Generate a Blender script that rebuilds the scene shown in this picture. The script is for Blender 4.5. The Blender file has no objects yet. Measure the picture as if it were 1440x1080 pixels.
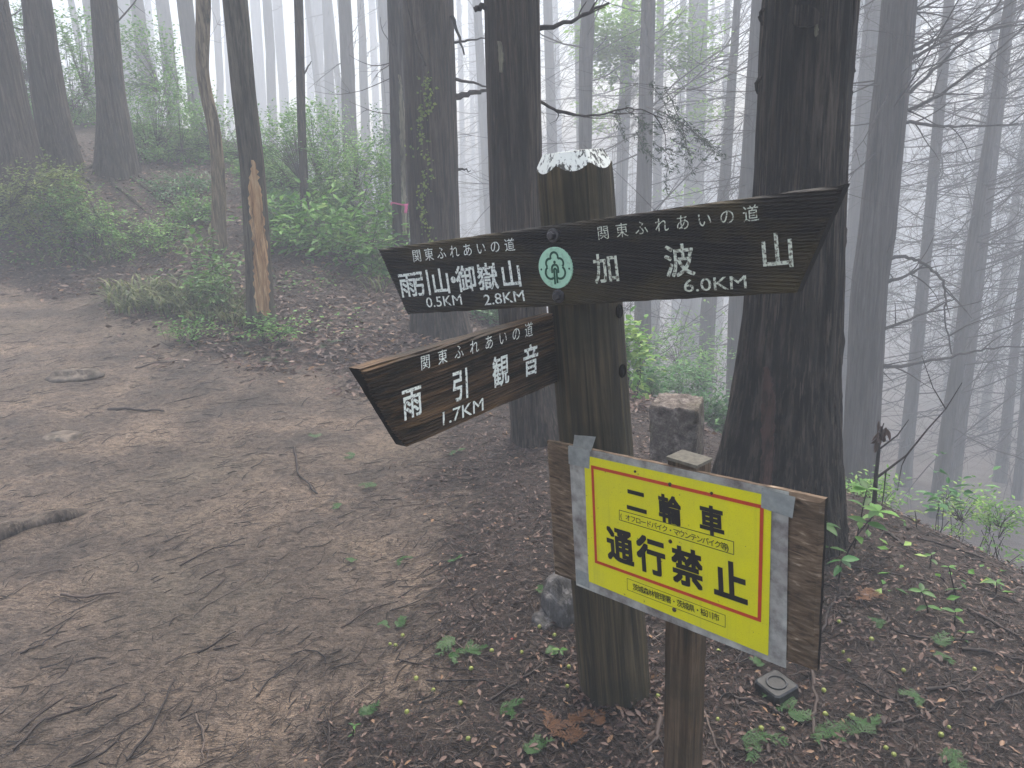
import bpy, math, random
import numpy as np
from mathutils import Matrix, Vector

# ------------------------------------------------------------------ camera, world, sun, exposure
S = bpy.context.scene
COL = S.collection
F_PX = 1082.0
_up = -np.array([(890 - 720) / F_PX, -(4400 - 540) / F_PX, -1.0]); _up /= np.linalg.norm(_up)
_fw = np.array([0, 0, -1.0]); _yv = _fw - _up * _fw.dot(_up); _yv /= np.linalg.norm(_yv)
ROT = np.array([np.cross(_yv, _up), _yv, _up])          # camera space -> world
EYE = np.array([0.0, 0.0, 1.3])
cam = bpy.data.cameras.new('camera'); camo = bpy.data.objects.new('camera', cam); COL.objects.link(camo)
cam.sensor_width = 36.0; cam.lens = 36.0 * F_PX / 1440; cam.clip_start = 0.02; cam.clip_end = 500
m4 = Matrix.Identity(4)
for i in range(3):
    for j in range(3): m4[i][j] = ROT[i][j]
    m4[i][3] = EYE[i]
camo.matrix_world = m4
S.camera = camo

SUN_EL, SUN_AZ = 62.0, 20.0                              # azimuth from +Y towards +X
W = bpy.data.worlds.new("World"); S.world = W; W.use_nodes = True
nt = W.node_tree; nt.nodes.clear()
sky = nt.nodes.new('ShaderNodeTexSky'); sky.sky_type = 'NISHITA'; sky.sun_disc = False
sky.sun_elevation = math.radians(SUN_EL); sky.sun_rotation = math.radians(SUN_AZ)
sky.air_density = 1.0; sky.dust_density = 6.0; sky.ozone_density = 1.0
bg = nt.nodes.new('ShaderNodeBackground'); bg.inputs[1].default_value = 0.11
wo = nt.nodes.new('ShaderNodeOutputWorld')
nt.links.new(sky.outputs[0], bg.inputs[0]); nt.links.new(bg.outputs[0], wo.inputs[0])
sl = bpy.data.lights.new('sun', 'SUN'); sl.energy = 1.5; sl.angle = math.radians(45); sl.color = (1, .965, .90)
so = bpy.data.objects.new('sun', sl); COL.objects.link(so); so.location = (0, 0, 30)
_az, _el = math.radians(SUN_AZ), math.radians(SUN_EL)
so.rotation_euler = Vector((-math.sin(_az) * math.cos(_el), -math.cos(_az) * math.cos(_el), -math.sin(_el))).to_track_quat('-Z', 'Y').to_euler()
S.view_settings.view_transform = 'Standard'; S.view_settings.look = 'None'
S.view_settings.gamma = 1.0; S.view_settings.exposure = 1.75
S.cycles.use_denoising = True
S.cycles.max_bounces = 6; S.cycles.diffuse_bounces = 3; S.cycles.glossy_bounces = 2
S.cycles.transparent_max_bounces = 8; S.cycles.volume_bounces = 3; S.cycles.transmission_bounces = 3
S.cycles.caustics_reflective = False; S.cycles.caustics_refractive = False
HAZE = 0.0195

random.seed(7); RNG = np.random.default_rng(11)

# ------------------------------------------------------------------ numeric helpers
def ray(px, py): return ROT @ np.array([(px - 720) / F_PX, -(py - 540) / F_PX, -1.0])
def at(px, py, d): return EYE + ray(px, py) * d                # axial depth
def aty(px, py, Y):                                            # forward distance along the ground
    r = ray(px, py); return EYE + r * (Y / r[1])
def to_px(p):
    c = ROT.T @ (np.asarray(p, float) - EYE); return 720 + F_PX * c[0] / -c[2], 540 - F_PX * c[1] / -c[2]
def on_plane(px, py, o, n):
    r = ray(px, py); return EYE + r * (np.dot(o - EYE, n) / np.dot(r, n))

def _h(i):
    i = (i ^ 61) ^ (i >> 16); i = (i * 9) & 0xffffffff; i = i ^ (i >> 4); i = (i * 0x27d4eb2d) & 0xffffffff; return (i ^ (i >> 15)) & 0xffffffff
def vnoise(p):
    p = np.asarray(p, float); i = np.floor(p).astype(np.int64); f = p - i; f = f * f * (3 - 2 * f)
    def hv(dx, dy, dz):
        return _h(((i[..., 0] + dx) * 73856093 ^ (i[..., 1] + dy) * 19349663 ^ (i[..., 2] + dz) * 83492791) & 0xffffffff) / 4294967295.0
    x, y, z = f[..., 0], f[..., 1], f[..., 2]; r = 0
    for dx in (0, 1):
        for dy in (0, 1):
            for dz in (0, 1):
                r = r + hv(dx, dy, dz) * (x if dx else 1 - x) * (y if dy else 1 - y) * (z if dz else 1 - z)
    return r
def fbm(p, o=4):
    p = np.asarray(p, float); a, s, t = .5, 0, 0
    for k in range(o):
        s = s + a * vnoise(p * 2 ** k + 17.3 * k); t += a; a *= .5
    return s / t
def n2(x, y, sc, o=3, sd=0.0): 
    x = np.asarray(x, float); y = np.asarray(y, float)
    return fbm(np.stack([x * sc + sd, y * sc - sd, np.zeros_like(x) + sd * .37], -1), o)
def sstep(a, b, x): t = np.clip((x - a) / (b - a), 0, 1); return t * t * (3 - 2 * t)

# ------------------------------------------------------------------ terrain height
_CP = np.array([
 (0.23,1.71,0),(-.9,1.6,-.03),(.9,1.5,-.02),(-2,1.4,0),(0,0,-.05),(0,-4,-.1),(-3,0,.05),(-2,3,.04),(-1,3.5,0),(0,3.6,-.04),
 (-1.93,5.9,.19),(-.55,6.0,.03),(.2,3.6,-.04),(1.08,2.6,-.03),(1.92,2.6,-.25),(1.475,3.1,-.15),(1.75,1.8,-.12),(2.3,1.5,-.4),
 (-4.3,6.5,.42),(-4.04,7.2,.565),(-4.79,8.8,1.5),(-4.33,9,1.44),(-2.94,8,.97),(-2.71,7.4,.72),(-1.5,6.3,.26),(-1.1,7.1,.32),(.68,4,-.1),(.95,3.7,-.17),
 (-6,7.5,1.2),(-6.2,8.8,1.7),(-7,5,.7),(-8,12,2.3),(-4,12,1.9),(-2,10,.9),(0,8,-.15),(0,12,-1.6),(2,6,-1.3),(1.3,5,-.45),(3,4,-1.9),(2.9,2.8,-1.25),(3.4,1.5,-1.3),(4.5,3,-2.5),(5,0,-2.2),
 (6,6,-3.3),(8,9,-4.2),(3,10,-3.2),(3,16,-4.8),(0,20,-4),(-5,18,1.2),(-7,26,.8),(14,14,-6),(18,2,-6.5),(14,-8,-5),(-14,0,2.2),(-6,1,.4),(-14,12,3.2),(-10,-10,.5),
 (25,25,-8),(2,36,-7),(-16,32,1.5),(-30,20,4),(-36,-12,4),(30,-18,-9),(42,10,-10),(42,42,-10),(2,60,-9),(-34,56,1.5),(0,-28,-1.5)], float)
def _mq(d2): return np.sqrt(d2 + .25)
_n = len(_CP)
_A = np.zeros((_n + 3, _n + 3)); _d = ((_CP[:, None, :2] - _CP[None, :, :2]) ** 2).sum(-1)
_A[:_n, :_n] = _mq(_d) + np.eye(_n) * -.01; _A[:_n, _n] = 1; _A[:_n, _n + 1:] = _CP[:, :2]; _A[_n:, :_n] = _A[:_n, _n:].T
_w = np.linalg.solve(_A, np.concatenate([_CP[:, 2], [0, 0, 0]]))
def zt(x, y):
    x = np.asarray(x, float); y = np.asarray(y, float); sh = x.shape; xf, yf = x.ravel(), y.ravel()
    out = np.empty_like(xf)
    for k in range(0, len(xf), 20000):
        a, b = xf[k:k + 20000], yf[k:k + 20000]
        d = (a[:, None] - _CP[None, :, 0]) ** 2 + (b[:, None] - _CP[None, :, 1]) ** 2
        out[k:k + 20000] = _mq(d) @ _w[:_n] + _w[_n] + _w[_n + 1] * a + _w[_n + 2] * b
    out = np.maximum(out, -17)
    out += (n2(xf, yf, 1.3, 3, 3.1) - .5) * .09 + (n2(xf, yf, 7, 3, 9.2) - .5) * .03
    return out.reshape(sh)
def zg(x, y): return float(zt(np.array([x]), np.array([y]))[0])
def ground(px, py):
    r = ray(px, py); t = np.concatenate([np.arange(.8, 12, .02), np.arange(12, 60, .2)])
    p = EYE[None] + t[:, None] * r[None]; d = p[:, 2] - zt(p[:, 0], p[:, 1])
    k = np.argmax(d < 0)
    return p[k] if d[k] < 0 else p[-1]

PATH_PX = [(-700, 1500), (430, 1500), (450, 1080), (560, 960), (640, 820), (700, 700), (620, 600), (500, 545), (380, 520), (270, 485), (170, 440), (100, 414), (-60, 388), (-260, 380)]
def _gflat(px, py):
    r = ray(px, py)
    if py > 1000: return (EYE + r * (-1.3 / r[2]))[:2]
    return ground(px, py)[:2]
PATH = np.array([_gflat(*p) for p in PATH_PX] + [(-9, 5.5), (-9, 1), (-5, -3), (-1, -3)])
def path_mask(x, y):
    x = np.asarray(x, float); y = np.asarray(y, float)
    wx = x + (n2(x, y, 1.6, 3, 5) - .5) * .9; wy = y + (n2(x, y, 1.6, 3, 8) - .5) * .9
    inside = np.zeros(x.shape, bool); dist = np.full(x.shape, 9.0)
    for a, b in zip(PATH, np.roll(PATH, -1, 0)):
        c = ((a[1] > wy) != (b[1] > wy)) & (wx < (b[0] - a[0]) * (wy - a[1]) / (b[1] - a[1] + 1e-12) + a[0]); inside ^= c
        e = b - a; t = np.clip(((wx - a[0]) * e[0] + (wy - a[1]) * e[1]) / (e @ e), 0, 1)
        dist = np.minimum(dist, np.hypot(wx - a[0] - t * e[0], wy - a[1] - t * e[1]))
    return sstep(-.3, .3, np.where(inside, dist, -dist))

# ------------------------------------------------------------------ mesh helpers
class MB:
    def __init__(s): s.V = []; s.F = []; s.A = []; s.n = 0
    def add(s, V, Fq, a=None):
        V = np.asarray(V, float).reshape(-1, 3); Fq = np.asarray(Fq, np.int64).reshape(-1, 4)
        s.V.append(V); s.F.append(Fq + s.n); s.n += len(V)
        s.A.append(np.full(len(V), .5 if a is None else a, float) if np.isscalar(a) or a is None else np.asarray(a, float))
    def tube(s, P, R, k=5, a=None):
        P = np.asarray(P, float); n = len(P); R = np.broadcast_to(np.asarray(R, float), (n,))
        T = np.gradient(P, axis=0); T /= np.linalg.norm(T, axis=1)[:, None] + 1e-12
        m = T.mean(0); ref = np.array([0, 0, 1.0]) if abs(m[2]) < .8 * np.linalg.norm(m) + 1e-9 else np.array([1.0, 0, 0])
        U = np.cross(T, ref); U /= np.linalg.norm(U, axis=1)[:, None] + 1e-12; Vv = np.cross(T, U)
        th = np.arange(k) * 2 * math.pi / k
        V = P[:, None] + R[:, None, None] * (np.cos(th)[None, :, None] * U[:, None] + np.sin(th)[None, :, None] * Vv[:, None])
        i = np.arange(n - 1)[:, None] * k; j = np.arange(k)[None]; j2 = (j + 1) % k
        Fq = np.stack([i + j, i + j2, i + k + j2, i + k + j], -1).reshape(-1, 4)
        s.add(V.reshape(-1, 3), Fq, a)
    def build(s, name, mat, parent=None, loc=(0, 0, 0), smooth=True):
        if not s.V: return None
        return mk(name, np.concatenate(s.V), np.concatenate(s.F), mat, parent, loc, smooth, np.concatenate(s.A))

def mk(name, V, Fq, mat, parent=None, loc=(0, 0, 0), smooth=True, rnd=None):
    me = bpy.data.meshes.new(name); V = np.asarray(V, np.float32)
    if isinstance(Fq, np.ndarray):
        Fq = Fq.astype(np.int32); k = Fq.shape[1]
        me.vertices.add(len(V)); me.vertices.foreach_set('co', V.ravel())
        me.loops.add(Fq.size); me.loops.foreach_set('vertex_index', Fq.ravel())
        me.polygons.add(len(Fq)); me.polygons.foreach_set('loop_start', np.arange(0, Fq.size, k, dtype=np.int32))
        me.update(calc_edges=True)
    else:
        me.from_pydata(V.tolist(), [], [list(f) for f in Fq]); me.update()
    me.polygons.foreach_set('use_smooth', np.full(len(me.polygons), smooth, bool))
    if rnd is not None:
        at_ = me.attributes.new('rnd', 'FLOAT', 'POINT'); at_.data.foreach_set('value', np.asarray(rnd, np.float32))
    if mat: me.materials.append(mat)
    o = bpy.data.objects.new(name, me); COL.objects.link(o); o.location = loc
    if parent: o.parent = parent
    return o
def tag(o, label=None, cat=None, group=None, kind=None):
    if label: o['label'] = label
    if cat: o['category'] = cat
    if group: o['group'] = group
    if kind: o['kind'] = kind
    return o
def empty(name, loc, label, cat, group=None):
    o = bpy.data.objects.new(name, None); o.empty_display_size = .1; COL.objects.link(o); o.location = loc
    return tag(o, label, cat, group)

# ------------------------------------------------------------------ material helpers
class G:
    def __init__(s, name):
        s.m = bpy.data.materials.new(name); s.m.use_nodes = True; s.t = s.m.node_tree; s.t.nodes.clear()
        s.out = s.t.nodes.new('ShaderNodeOutputMaterial')
    def n(s, typ, _p=None, **kw):
        nd = s.t.nodes.new('ShaderNode' + typ)
        for k, v in (_p or {}).items(): setattr(nd, k, v)
        for k, v in kw.items():
            key = int(k[1:]) if k[0] == '_' and k[1:].isdigit() else k.replace('_', ' ')
            sock = nd.inputs[key]
            if isinstance(v, bpy.types.NodeSocket): s.t.links.new(v, sock)
            else:
                if hasattr(sock.default_value, '__len__') and len(sock.default_value) == 4 and len(v) == 3: v = (*v, 1)
                sock.default_value = v
        return nd
    def obj(s): return s.n('TexCoord').outputs['Object']
    def map(s, vec, sc): return s.n('Mapping', Vector=vec, Scale=sc).outputs[0]
    def noise(s, vec, sc, det=5, rough=.55, dist=0.0): return s.n('TexNoise', Vector=vec, Scale=sc, Detail=det, Roughness=rough, Distortion=dist).outputs['Fac']
    def ramp(s, fac, stops, mode='LINEAR'):
        r = s.n('ValToRGB', Fac=fac); e = r.color_ramp.elements; r.color_ramp.interpolation = mode
        while len(e) < len(stops): e.new(.5)
        for el, (p, c) in zip(e, stops): el.position = p; el.color = (*c, 1) if len(c) == 3 else c
        return r.outputs['Color']
    def mix(s, f, a, b, mode='MIX'):
        nd = s.t.nodes.new('ShaderNodeMix'); nd.data_type = 'RGBA'; nd.blend_type = mode
        for sock, v in ((nd.inputs[0], f), (nd.inputs[6], a), (nd.inputs[7], b)):
            if isinstance(v, bpy.types.NodeSocket): s.t.links.new(v, sock)
            else: sock.default_value = v if not hasattr(v, '__len__') else (*v, 1)[:4]
        return nd.outputs[2]
    def math(s, op, a, b=0.0): return s.n('Math', {'operation': op}, _0=a, _1=b).outputs[0]
    def rnd(s): return s.n('Attribute', {'attribute_name': 'rnd'}).outputs['Fac']
    def bump(s, h, strength=.5, dist=.01, normal=None):
        nd = s.n('Bump', Height=h, Strength=strength, Distance=dist)
        if normal: s.t.links.new(normal, nd.inputs['Normal'])
        return nd.outputs[0]
    def done(s, color, rough=.8, normal=None, spec=.4, trans=None, **kw):
        b = s.n('BsdfPrincipled', Base_Color=color, Roughness=rough, **kw); b.inputs['Specular IOR Level'].default_value = spec
        if normal: s.t.links.new(normal, b.inputs['Normal'])
        s.b = b; sh = b.outputs[0]
        if trans:
            tn = s.n('BsdfTranslucent', Color=color); sh = s.n('MixShader', _0=trans, _1=sh, _2=tn.outputs[0]).outputs[0]
        s.t.links.new(sh, s.out.inputs[0]); return s.m

def bark(name, dark, mid, light, f=55, stretch=.06, bump=.8, patch=None, dist=.012):
    g = G(name); o = g.obj(); v = g.map(o, (1, 1, stretch))
    a = g.noise(v, f, 8, .68, .35); b = g.noise(g.map(o, (1, 1, .18)), 9, 4); fib = g.noise(g.map(o, (1, 1, stretch * .6)), f * 2.3, 4, .6); cr = g.noise(g.map(o, (1, 1, stretch * 1.3)), f * .42, 5, .6, .5)
    c = g.ramp(a, [(.36, dark), (.48, mid), (.64, light)])
    pc = patch or tuple(x * 1.5 for x in mid)
    c = g.mix(g.ramp(b, [(.48, (0, 0, 0)), (.66, (.75, .75, .75))]), c, pc)
    c = g.mix(g.ramp(fib, [(.55, (0, 0, 0)), (.62, (.85, .85, .85))]), c, light)
    c = g.mix(g.ramp(cr, [(.36, (.85, .85, .85)), (.44, (0, 0, 0))]), c, tuple(x * .55 for x in dark))
    pl = g.noise(g.map(o, (1, 1, .10)), f * .16, 4, .6, .4)
    c = g.mix(.85, c, g.ramp(pl, [(.36, (.38, .36, .35)), (.5, (.8, .78, .76)), (.6, (1.0, 1.0, 1.0))]), 'MULTIPLY')
    fine = g.noise(g.map(o, (1, 1, .25)), 240, 4)
    h = g.math('ADD', g.math('ADD', a, g.math('MULTIPLY', g.ramp(cr, [(.34, (0, 0, 0)), (.5, (1, 1, 1))]), .6)), g.math('MULTIPLY', fine, .2))
    return g.done(c, .8, g.bump(h, bump, dist), .22)
def flat(name, c, rough=.6, spec=.4, var=.25, sc=30, bumpd=0.0, **kw):
    g = G(name); o = g.obj(); n = g.noise(o, sc, 6, .6)
    col = g.ramp(n, [(.25, tuple(x * (1 - var) for x in c)), (.75, tuple(min(1, x * (1 + var)) for x in c))])
    return g.done(col, rough, g.bump(n, .5, bumpd) if bumpd else None, spec, **kw)
def leafmat(name, stops, rough=.5, trans=.3):
    g = G(name); c = g.ramp(g.rnd(), stops); n = g.noise(g.obj(), 60, 3)
    c = g.mix(.35, c, g.mix(n, (.5, .5, .5), (1, 1, 1)), 'MULTIPLY')
    return g.done(c, rough, None, .28, trans)

M = {}
M['bark_near'] = bark('wet_dark_bark', (.002, .0016, .0012), (.011, .0085, .0065), (.105, .083, .064), 46, .05, 1.0, (.019, .0165, .0145), .03)
M['bark_mid'] = bark('brown_grey_bark', (.008, .006, .0045), (.036, .027, .021), (.11, .085, .066), 48, .055, 1.0, (.034, .030, .027), .014)
M['bark_far'] = bark('conifer_bark', (.012, .010, .009), (.042, .036, .034), (.09, .08, .075), 34, .06, .8)
M['bark_tan'] = bark('tan_peeling_bark', (.045, .035, .022), (.15, .117, .075), (.29, .23, .15), 40, .1, .7, (.15, .115, .075))
M['bark_olive'] = bark('olive_grey_bark', (.016, .014, .010), (.062, .055, .040), (.135, .12, .09), 60, .08, .7)
M['twig'] = bark('dead_branch_bark', (.012, .010, .010), (.03, .026, .025), (.06, .055, .053), 60, .5, .4)
M['bare'] = bark('stripped_orange_wood', (.13, .062, .026), (.46, .26, .115), (.66, .45, .24), 60, .06, 1.0, (.36, .20, .095))
M['scar'] = bark('red_brown_scar', (.03, .016, .012), (.07, .038, .03), (.12, .07, .055), 80, .05, .8)
M['lichen'] = bark('pale_lichen', (.09, .085, .06), (.2, .19, .13), (.33, .31, .22), 70, .1, .5)
# foliage
M['leaf'] = leafmat('green_leaves', [(0, (.03, .085, .018)), (.4, (.085, .23, .04)), (.75, (.17, .37, .07)), (1, (.34, .50, .13))])
M['leaf_dark'] = leafmat('dark_leaves', [(0, (.022, .075, .022)), (.6, (.06, .20, .055)), (1, (.14, .34, .09))], .35)
M['leaf_yellow'] = leafmat('yellow_green_leaves', [(0, (.07, .12, .025)), (.5, (.16, .235, .05)), (1, (.30, .36, .08))])
M['leaf_bright'] = leafmat('bright_green_leaves', [(0, (.05, .13, .03)), (.5, (.09, .22, .045)), (1, (.17, .3, .06))], .4)
M['leaf_spring'] = leafmat('backlit_spring_leaves', [(0, (.12, .25, .05)), (1, (.3, .5, .1))], .5, .6)
M['needle'] = leafmat('conifer_needles', [(0, (.012, .032, .015)), (1, (.035, .07, .03))], .5)
M['sprig'] = leafmat('cypress_green', [(0, (.022, .075, .016)), (1, (.055, .14, .03))], .45)
M['grass'] = leafmat('bamboo_grass', [(0, (.06, .09, .028)), (.6, (.13, .17, .055)), (1, (.24, .26, .11))])
M['litter'] = leafmat('fallen_leaves', [(0, (.03, .018, .014)), (.45, (.085, .05, .038)), (.75, (.15, .092, .07)), (.92, (.23, .155, .12)), (1, (.30, .17, .08))], .5, .1)
M['litter_twig'] = leafmat('fallen_twigs', [(0, (.012, .009, .008)), (.6, (.035, .025, .021)), (.9, (.085, .062, .05)), (1, (.17, .13, .10))], .6, None)

# ------------------------------------------------------------------ ground sheet
def axis_coords(lo, hi, step, far0, far1, grow=1.16):
    c = list(np.arange(lo, hi, step)); s = step; x = hi
    while x < far1: c.append(x); s *= grow; x += s
    c.append(far1); s = step; x = lo
    pre = []
    while x > far0: s *= grow; x -= s; pre.append(max(x, far0))
    return np.array(sorted(set(np.round(pre + c, 4))))
gx = axis_coords(-4.6, 3.4, .03, -48, 48); gy = axis_coords(.7, 7.5, .03, -30, 66)
GX, GY = np.meshgrid(gx, gy, indexing='ij'); GZ = zt(GX, GY)
PM = path_mask(GX, GY)
near = sstep(9, 5, np.hypot(GX, GY))
GZ += near * ((n2(GX, GY, 22, 3, 2) - .5) * .022 + (n2(GX * 1.0 + GY * .6, GY * .8 - GX * .5, 9, 2, 6) - .5) * .018 * PM)
nx, ny = GX.shape
ii = (np.arange(nx - 1)[:, None] * ny + np.arange(ny - 1)[None]).ravel()
g = G('forest_floor'); o = g.obj(); pm = g.rnd()
dist = g.n('Mapping', Vector=o, Rotation=(0, 0, .75), Scale=(1.0, 3.2, 1)).outputs[0]
n1 = g.noise(o, 2.2, 6, .6); n2_ = g.noise(dist, 14, 8, .68, .6); n3 = g.noise(o, 90, 5, .7); n4 = g.noise(dist, 55, 5, .65, .8); n5 = g.noise(o, 1.1, 4, .6)
st1 = g.noise(g.n('Mapping', Vector=o, Rotation=(0, 0, .75), Scale=(1.0, 6, 1)).outputs[0], 26, 6, .7, 1.2); st2 = g.noise(g.n('Mapping', Vector=o, Rotation=(0, 0, .25), Scale=(1.0, 5, 1)).outputs[0], 48, 5, .7, 1.0)
st3 = g.noise(g.n('Mapping', Vector=o, Rotation=(0, 0, 2.1), Scale=(1.0, 5, 1)).outputs[0], 40, 5, .7, 1.0); sp = g.noise(o, 210, 4, .7); cl = g.noise(o, 33, 6, .75)
dirt = g.ramp(n1, [(.34, (.14, .109, .083)), (.5, (.265, .203, .152)), (.66, (.48, .36, .258))])
dirt = g.mix(.85, dirt, g.ramp(cl, [(.34, (.30, .28, .27)), (.5, (.8, .78, .76)), (.6, (1, 1, 1))]), 'MULTIPLY')
dirt = g.mix(.7, dirt, g.ramp(sp, [(.36, (.3, .28, .26)), (.52, (1, 1, 1))]), 'MULTIPLY')
dk = g.math('MAXIMUM', g.ramp(st1, [(.36, (.9, .9, .9)), (.45, (0, 0, 0))]), g.math('MAXIMUM', g.ramp(st2, [(.35, (.8, .8, .8)), (.43, (0, 0, 0))]), g.ramp(st3, [(.33, (.7, .7, .7)), (.40, (0, 0, 0))])))
dirt = g.mix(dk, dirt, (.032, .026, .023))
dirt = g.mix(g.ramp(n5, [(.52, (0, 0, 0)), (.66, (.5, .5, .5))]), dirt, (.11, .104, .08))
dirt = g.mix(g.ramp(sp, [(.66, (0, 0, 0)), (.74, (.6, .6, .6))]), dirt, (.32, .28, .23))
lit = g.ramp(cl, [(.34, (.010, .0075, .006)), (.5, (.06, .041, .032)), (.66, (.17, .115, .088))])
lit = g.mix(dk, lit, (.012, .009, .008))
lit = g.mix(g.ramp(st3, [(.56, (0, 0, 0)), (.66, (.8, .8, .8))]), lit, (.13, .092, .078))
lit = g.mix(g.ramp(n5, [(.5, (0, 0, 0)), (.7, (.5, .5, .5))]), lit, (.034, .032, .02))
pmn = g.math('ADD', pm, g.math('MULTIPLY', g.math('SUBTRACT', n2_, .5), 1.1))
col = g.mix(g.ramp(pmn, [(.35, (0, 0, 0)), (.65, (1, 1, 1))]), lit, dirt)
h = g.math('ADD', g.math('MULTIPLY', cl, 1.0), g.math('ADD', g.math('MULTIPLY', sp, .35), g.math('MULTIPLY', dk, .4)))
rgh = g.ramp(n5, [(.4, (.55, .55, .55)), (.6, (.85, .85, .85))])
M['ground'] = g.done(col, rgh, g.bump(h, 1.0, .03), .35)
tag(mk('forest_floor', np.stack([GX, GY, GZ], -1).reshape(-1, 3), np.stack([ii, ii + ny, ii + ny + 1, ii + 1], -1), M['ground'], rnd=PM.ravel()), kind='structure')

# ------------------------------------------------------------------ sign materials
def wood(name, stops, sc=(3, 55, 55), bumpd=.004, rough=.5, patch=None, patchamt=.6, big=3.0, spec=.45):
    g = G(name); o = g.obj(); v = g.map(o, sc)
    a = g.noise(v, 1.0, 7, .62, .5); b = g.noise(g.map(o, (1.5, 3, 3)), big, 5, .6); f = g.noise(o, 140, 4)
    c = g.ramp(a, stops)
    if patch: c = g.mix(g.ramp(b, [(.46, (0, 0, 0)), (.64, (patchamt,) * 3)]), c, patch)
    h = g.math('ADD', a, g.math('MULTIPLY', f, .2))
    return g.done(c, rough, g.bump(h, .9, bumpd), spec * .55)
M['board_black'] = wood('wet_black_board', [(.34, (.0035, .003, .0027)), (.5, (.009, .0075, .006)), (.66, (.034, .028, .021))], (3, 90, 90), .004, .62, (.075, .055, .016), .62, 2.0)
M['board_brown'] = wood('wet_brown_board', [(.36, (.006, .004, .0022)), (.49, (.042, .024, .011)), (.64, (.16, .092, .042))], (2.5, 95, 95), .006, .6, (.009, .008, .006), .9, 2.4)
M['post_wood'] = wood('mossy_post_wood', [(.34, (.007, .0055, .003)), (.48, (.034, .027, .0135)), (.66, (.105, .08, .042))], (75, 75, 2.2), .004, .6, (.016, .017, .008), .6, 1.6)
M['stake_wood'] = wood('brown_stake_wood', [(.34, (.022, .014, .009)), (.48, (.078, .050, .028)), (.66, (.16, .11, .066))], (90, 90, 4), .003, .6, (.035, .032, .02), .6)
M['plywood'] = wood('weathered_plywood', [(.34, (.045, .030, .018)), (.5, (.15, .10, .06)), (.62, (.24, .17, .11)), (.72, (.50, .40, .29))], (26, 130, 60), .003, .65, (.05, .036, .023), .7)
def paint(name, c, chip, sc, lo, hi, rough=.55):
    g = G(name); o = g.obj(); n = g.noise(o, sc, 6, .7)
    return g.done(g.mix(g.ramp(n, [(lo, (1, 1, 1)), (hi, (0, 0, 0))]), c, chip), rough, g.bump(n, .4, .002), .4)
M['shaded_end'] = flat('shaded_end_grain', (.008, .007, .006), .9, .15, .5, 90, .004)  # plank end faces: their shade is put into this near-black colour
M['letter_white'] = paint('worn_white_paint', (.80, .84, .76), (.10, .09, .07), 170, .38, .47)
M['letter_faded'] = paint('faded_white_paint', (.66, .70, .57), (.09, .075, .045), 150, .40, .52)
M['cap_white'] = None
g = G('flaked_white_paint'); o = g.obj(); v = g.map(o, (1, 1, .22)); n = g.noise(v, 130, 7, .7); n1 = g.noise(o, 30, 3)
M['cap_white'] = g.done(g.mix(g.ramp(g.math('ADD', n, g.math('MULTIPLY', g.math('SUBTRACT', n1, .5), .5)), [(.42, (1, 1, 1)), (.475, (0, 0, 0))]), (.70, .72, .65), (.05, .05, .04)), .6, g.bump(n, .5, .002), .4)
g = G('yellow_sheet'); o = g.obj(); n = g.noise(o, 500, 3, .7); n1 = g.noise(o, 14, 4)
c = g.mix(g.ramp(n, [(.3, (.55, .55, .55)), (.45, (0, 0, 0))]), (.86, .80, .002), (.56, .47, .012))
c = g.mix(g.ramp(n1, [(.4, (0, 0, 0)), (.7, (.35, .35, .35))]), c, (.66, .62, .05))
c = g.mix(g.ramp(g.noise(g.map(o, (60, 4, 1)), 1.0, 5, .7), [(.56, (0, 0, 0)), (.74, (.28, .28, .28))]), c, (.46, .42, .05))
c = g.mix(g.ramp(g.noise(o, 95, 3, .6), [(.69, (0, 0, 0)), (.73, (.7, .7, .7))]), c, (.16, .13, .05))
M['yellow'] = g.done(c, .28, g.bump(g.noise(o, 9, 3), .25, .006), .5)
M['red'] = flat('red_print', (.60, .055, .015), .35, .5, .15)
M['ink'] = flat('black_print', (.006, .006, .008), .35, .4, .3)
M['emblem'] = paint('pale_green_enamel', (.42, .70, .50), (.25, .42, .30), 60, .3, .48, .4)
M['emblem_ink'] = flat('dark_green_print', (.008, .075, .04), .4)
M['iron'] = flat('dark_bolt_iron', (.06, .058, .06), .42, .5, .5, 120, .002, Metallic=.5)
M['rust'] = flat('rusty_nail', (.045, .028, .018), .7, .3, .4, 200)
M['hole'] = flat('dark_hole', (.004, .004, .003), .9, .1)
g = G('milky_plastic'); o = g.obj(); n = g.noise(g.map(o, (1, 1, 1)), 45, 6, .65); n1 = g.noise(o, 12, 3)
c = g.mix(g.ramp(n1, [(.4, (0, 0, 0)), (.62, (1, 1, 1))]), g.ramp(n, [(.35, (.15, .13, .12)), (.6, (.34, .32, .29))]), g.ramp(n, [(.35, (.36, .36, .32)), (.6, (.56, .56, .50))]))
M['plastic'] = g.done(c, .28, g.bump(n, .25, .002), .5)
g = G('cloudy_tape'); o = g.obj(); n = g.noise(o, 70, 4)
g.done(g.ramp(n, [(.3, (.30, .33, .31)), (.7, (.46, .48, .45))]), .35, g.bump(n, .4, .002), .5)
tr = g.n('BsdfTransparent'); mx = g.n('MixShader', _0=.72, _1=tr.outputs[0], _2=g.b.outputs[0]); g.t.links.new(mx.outputs[0], g.out.inputs[0]); M['tape'] = g.m
M['black_plastic'] = flat('wet_black_plastic', (.012, .014, .015), .3, .5, .4, 60, .002)

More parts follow.
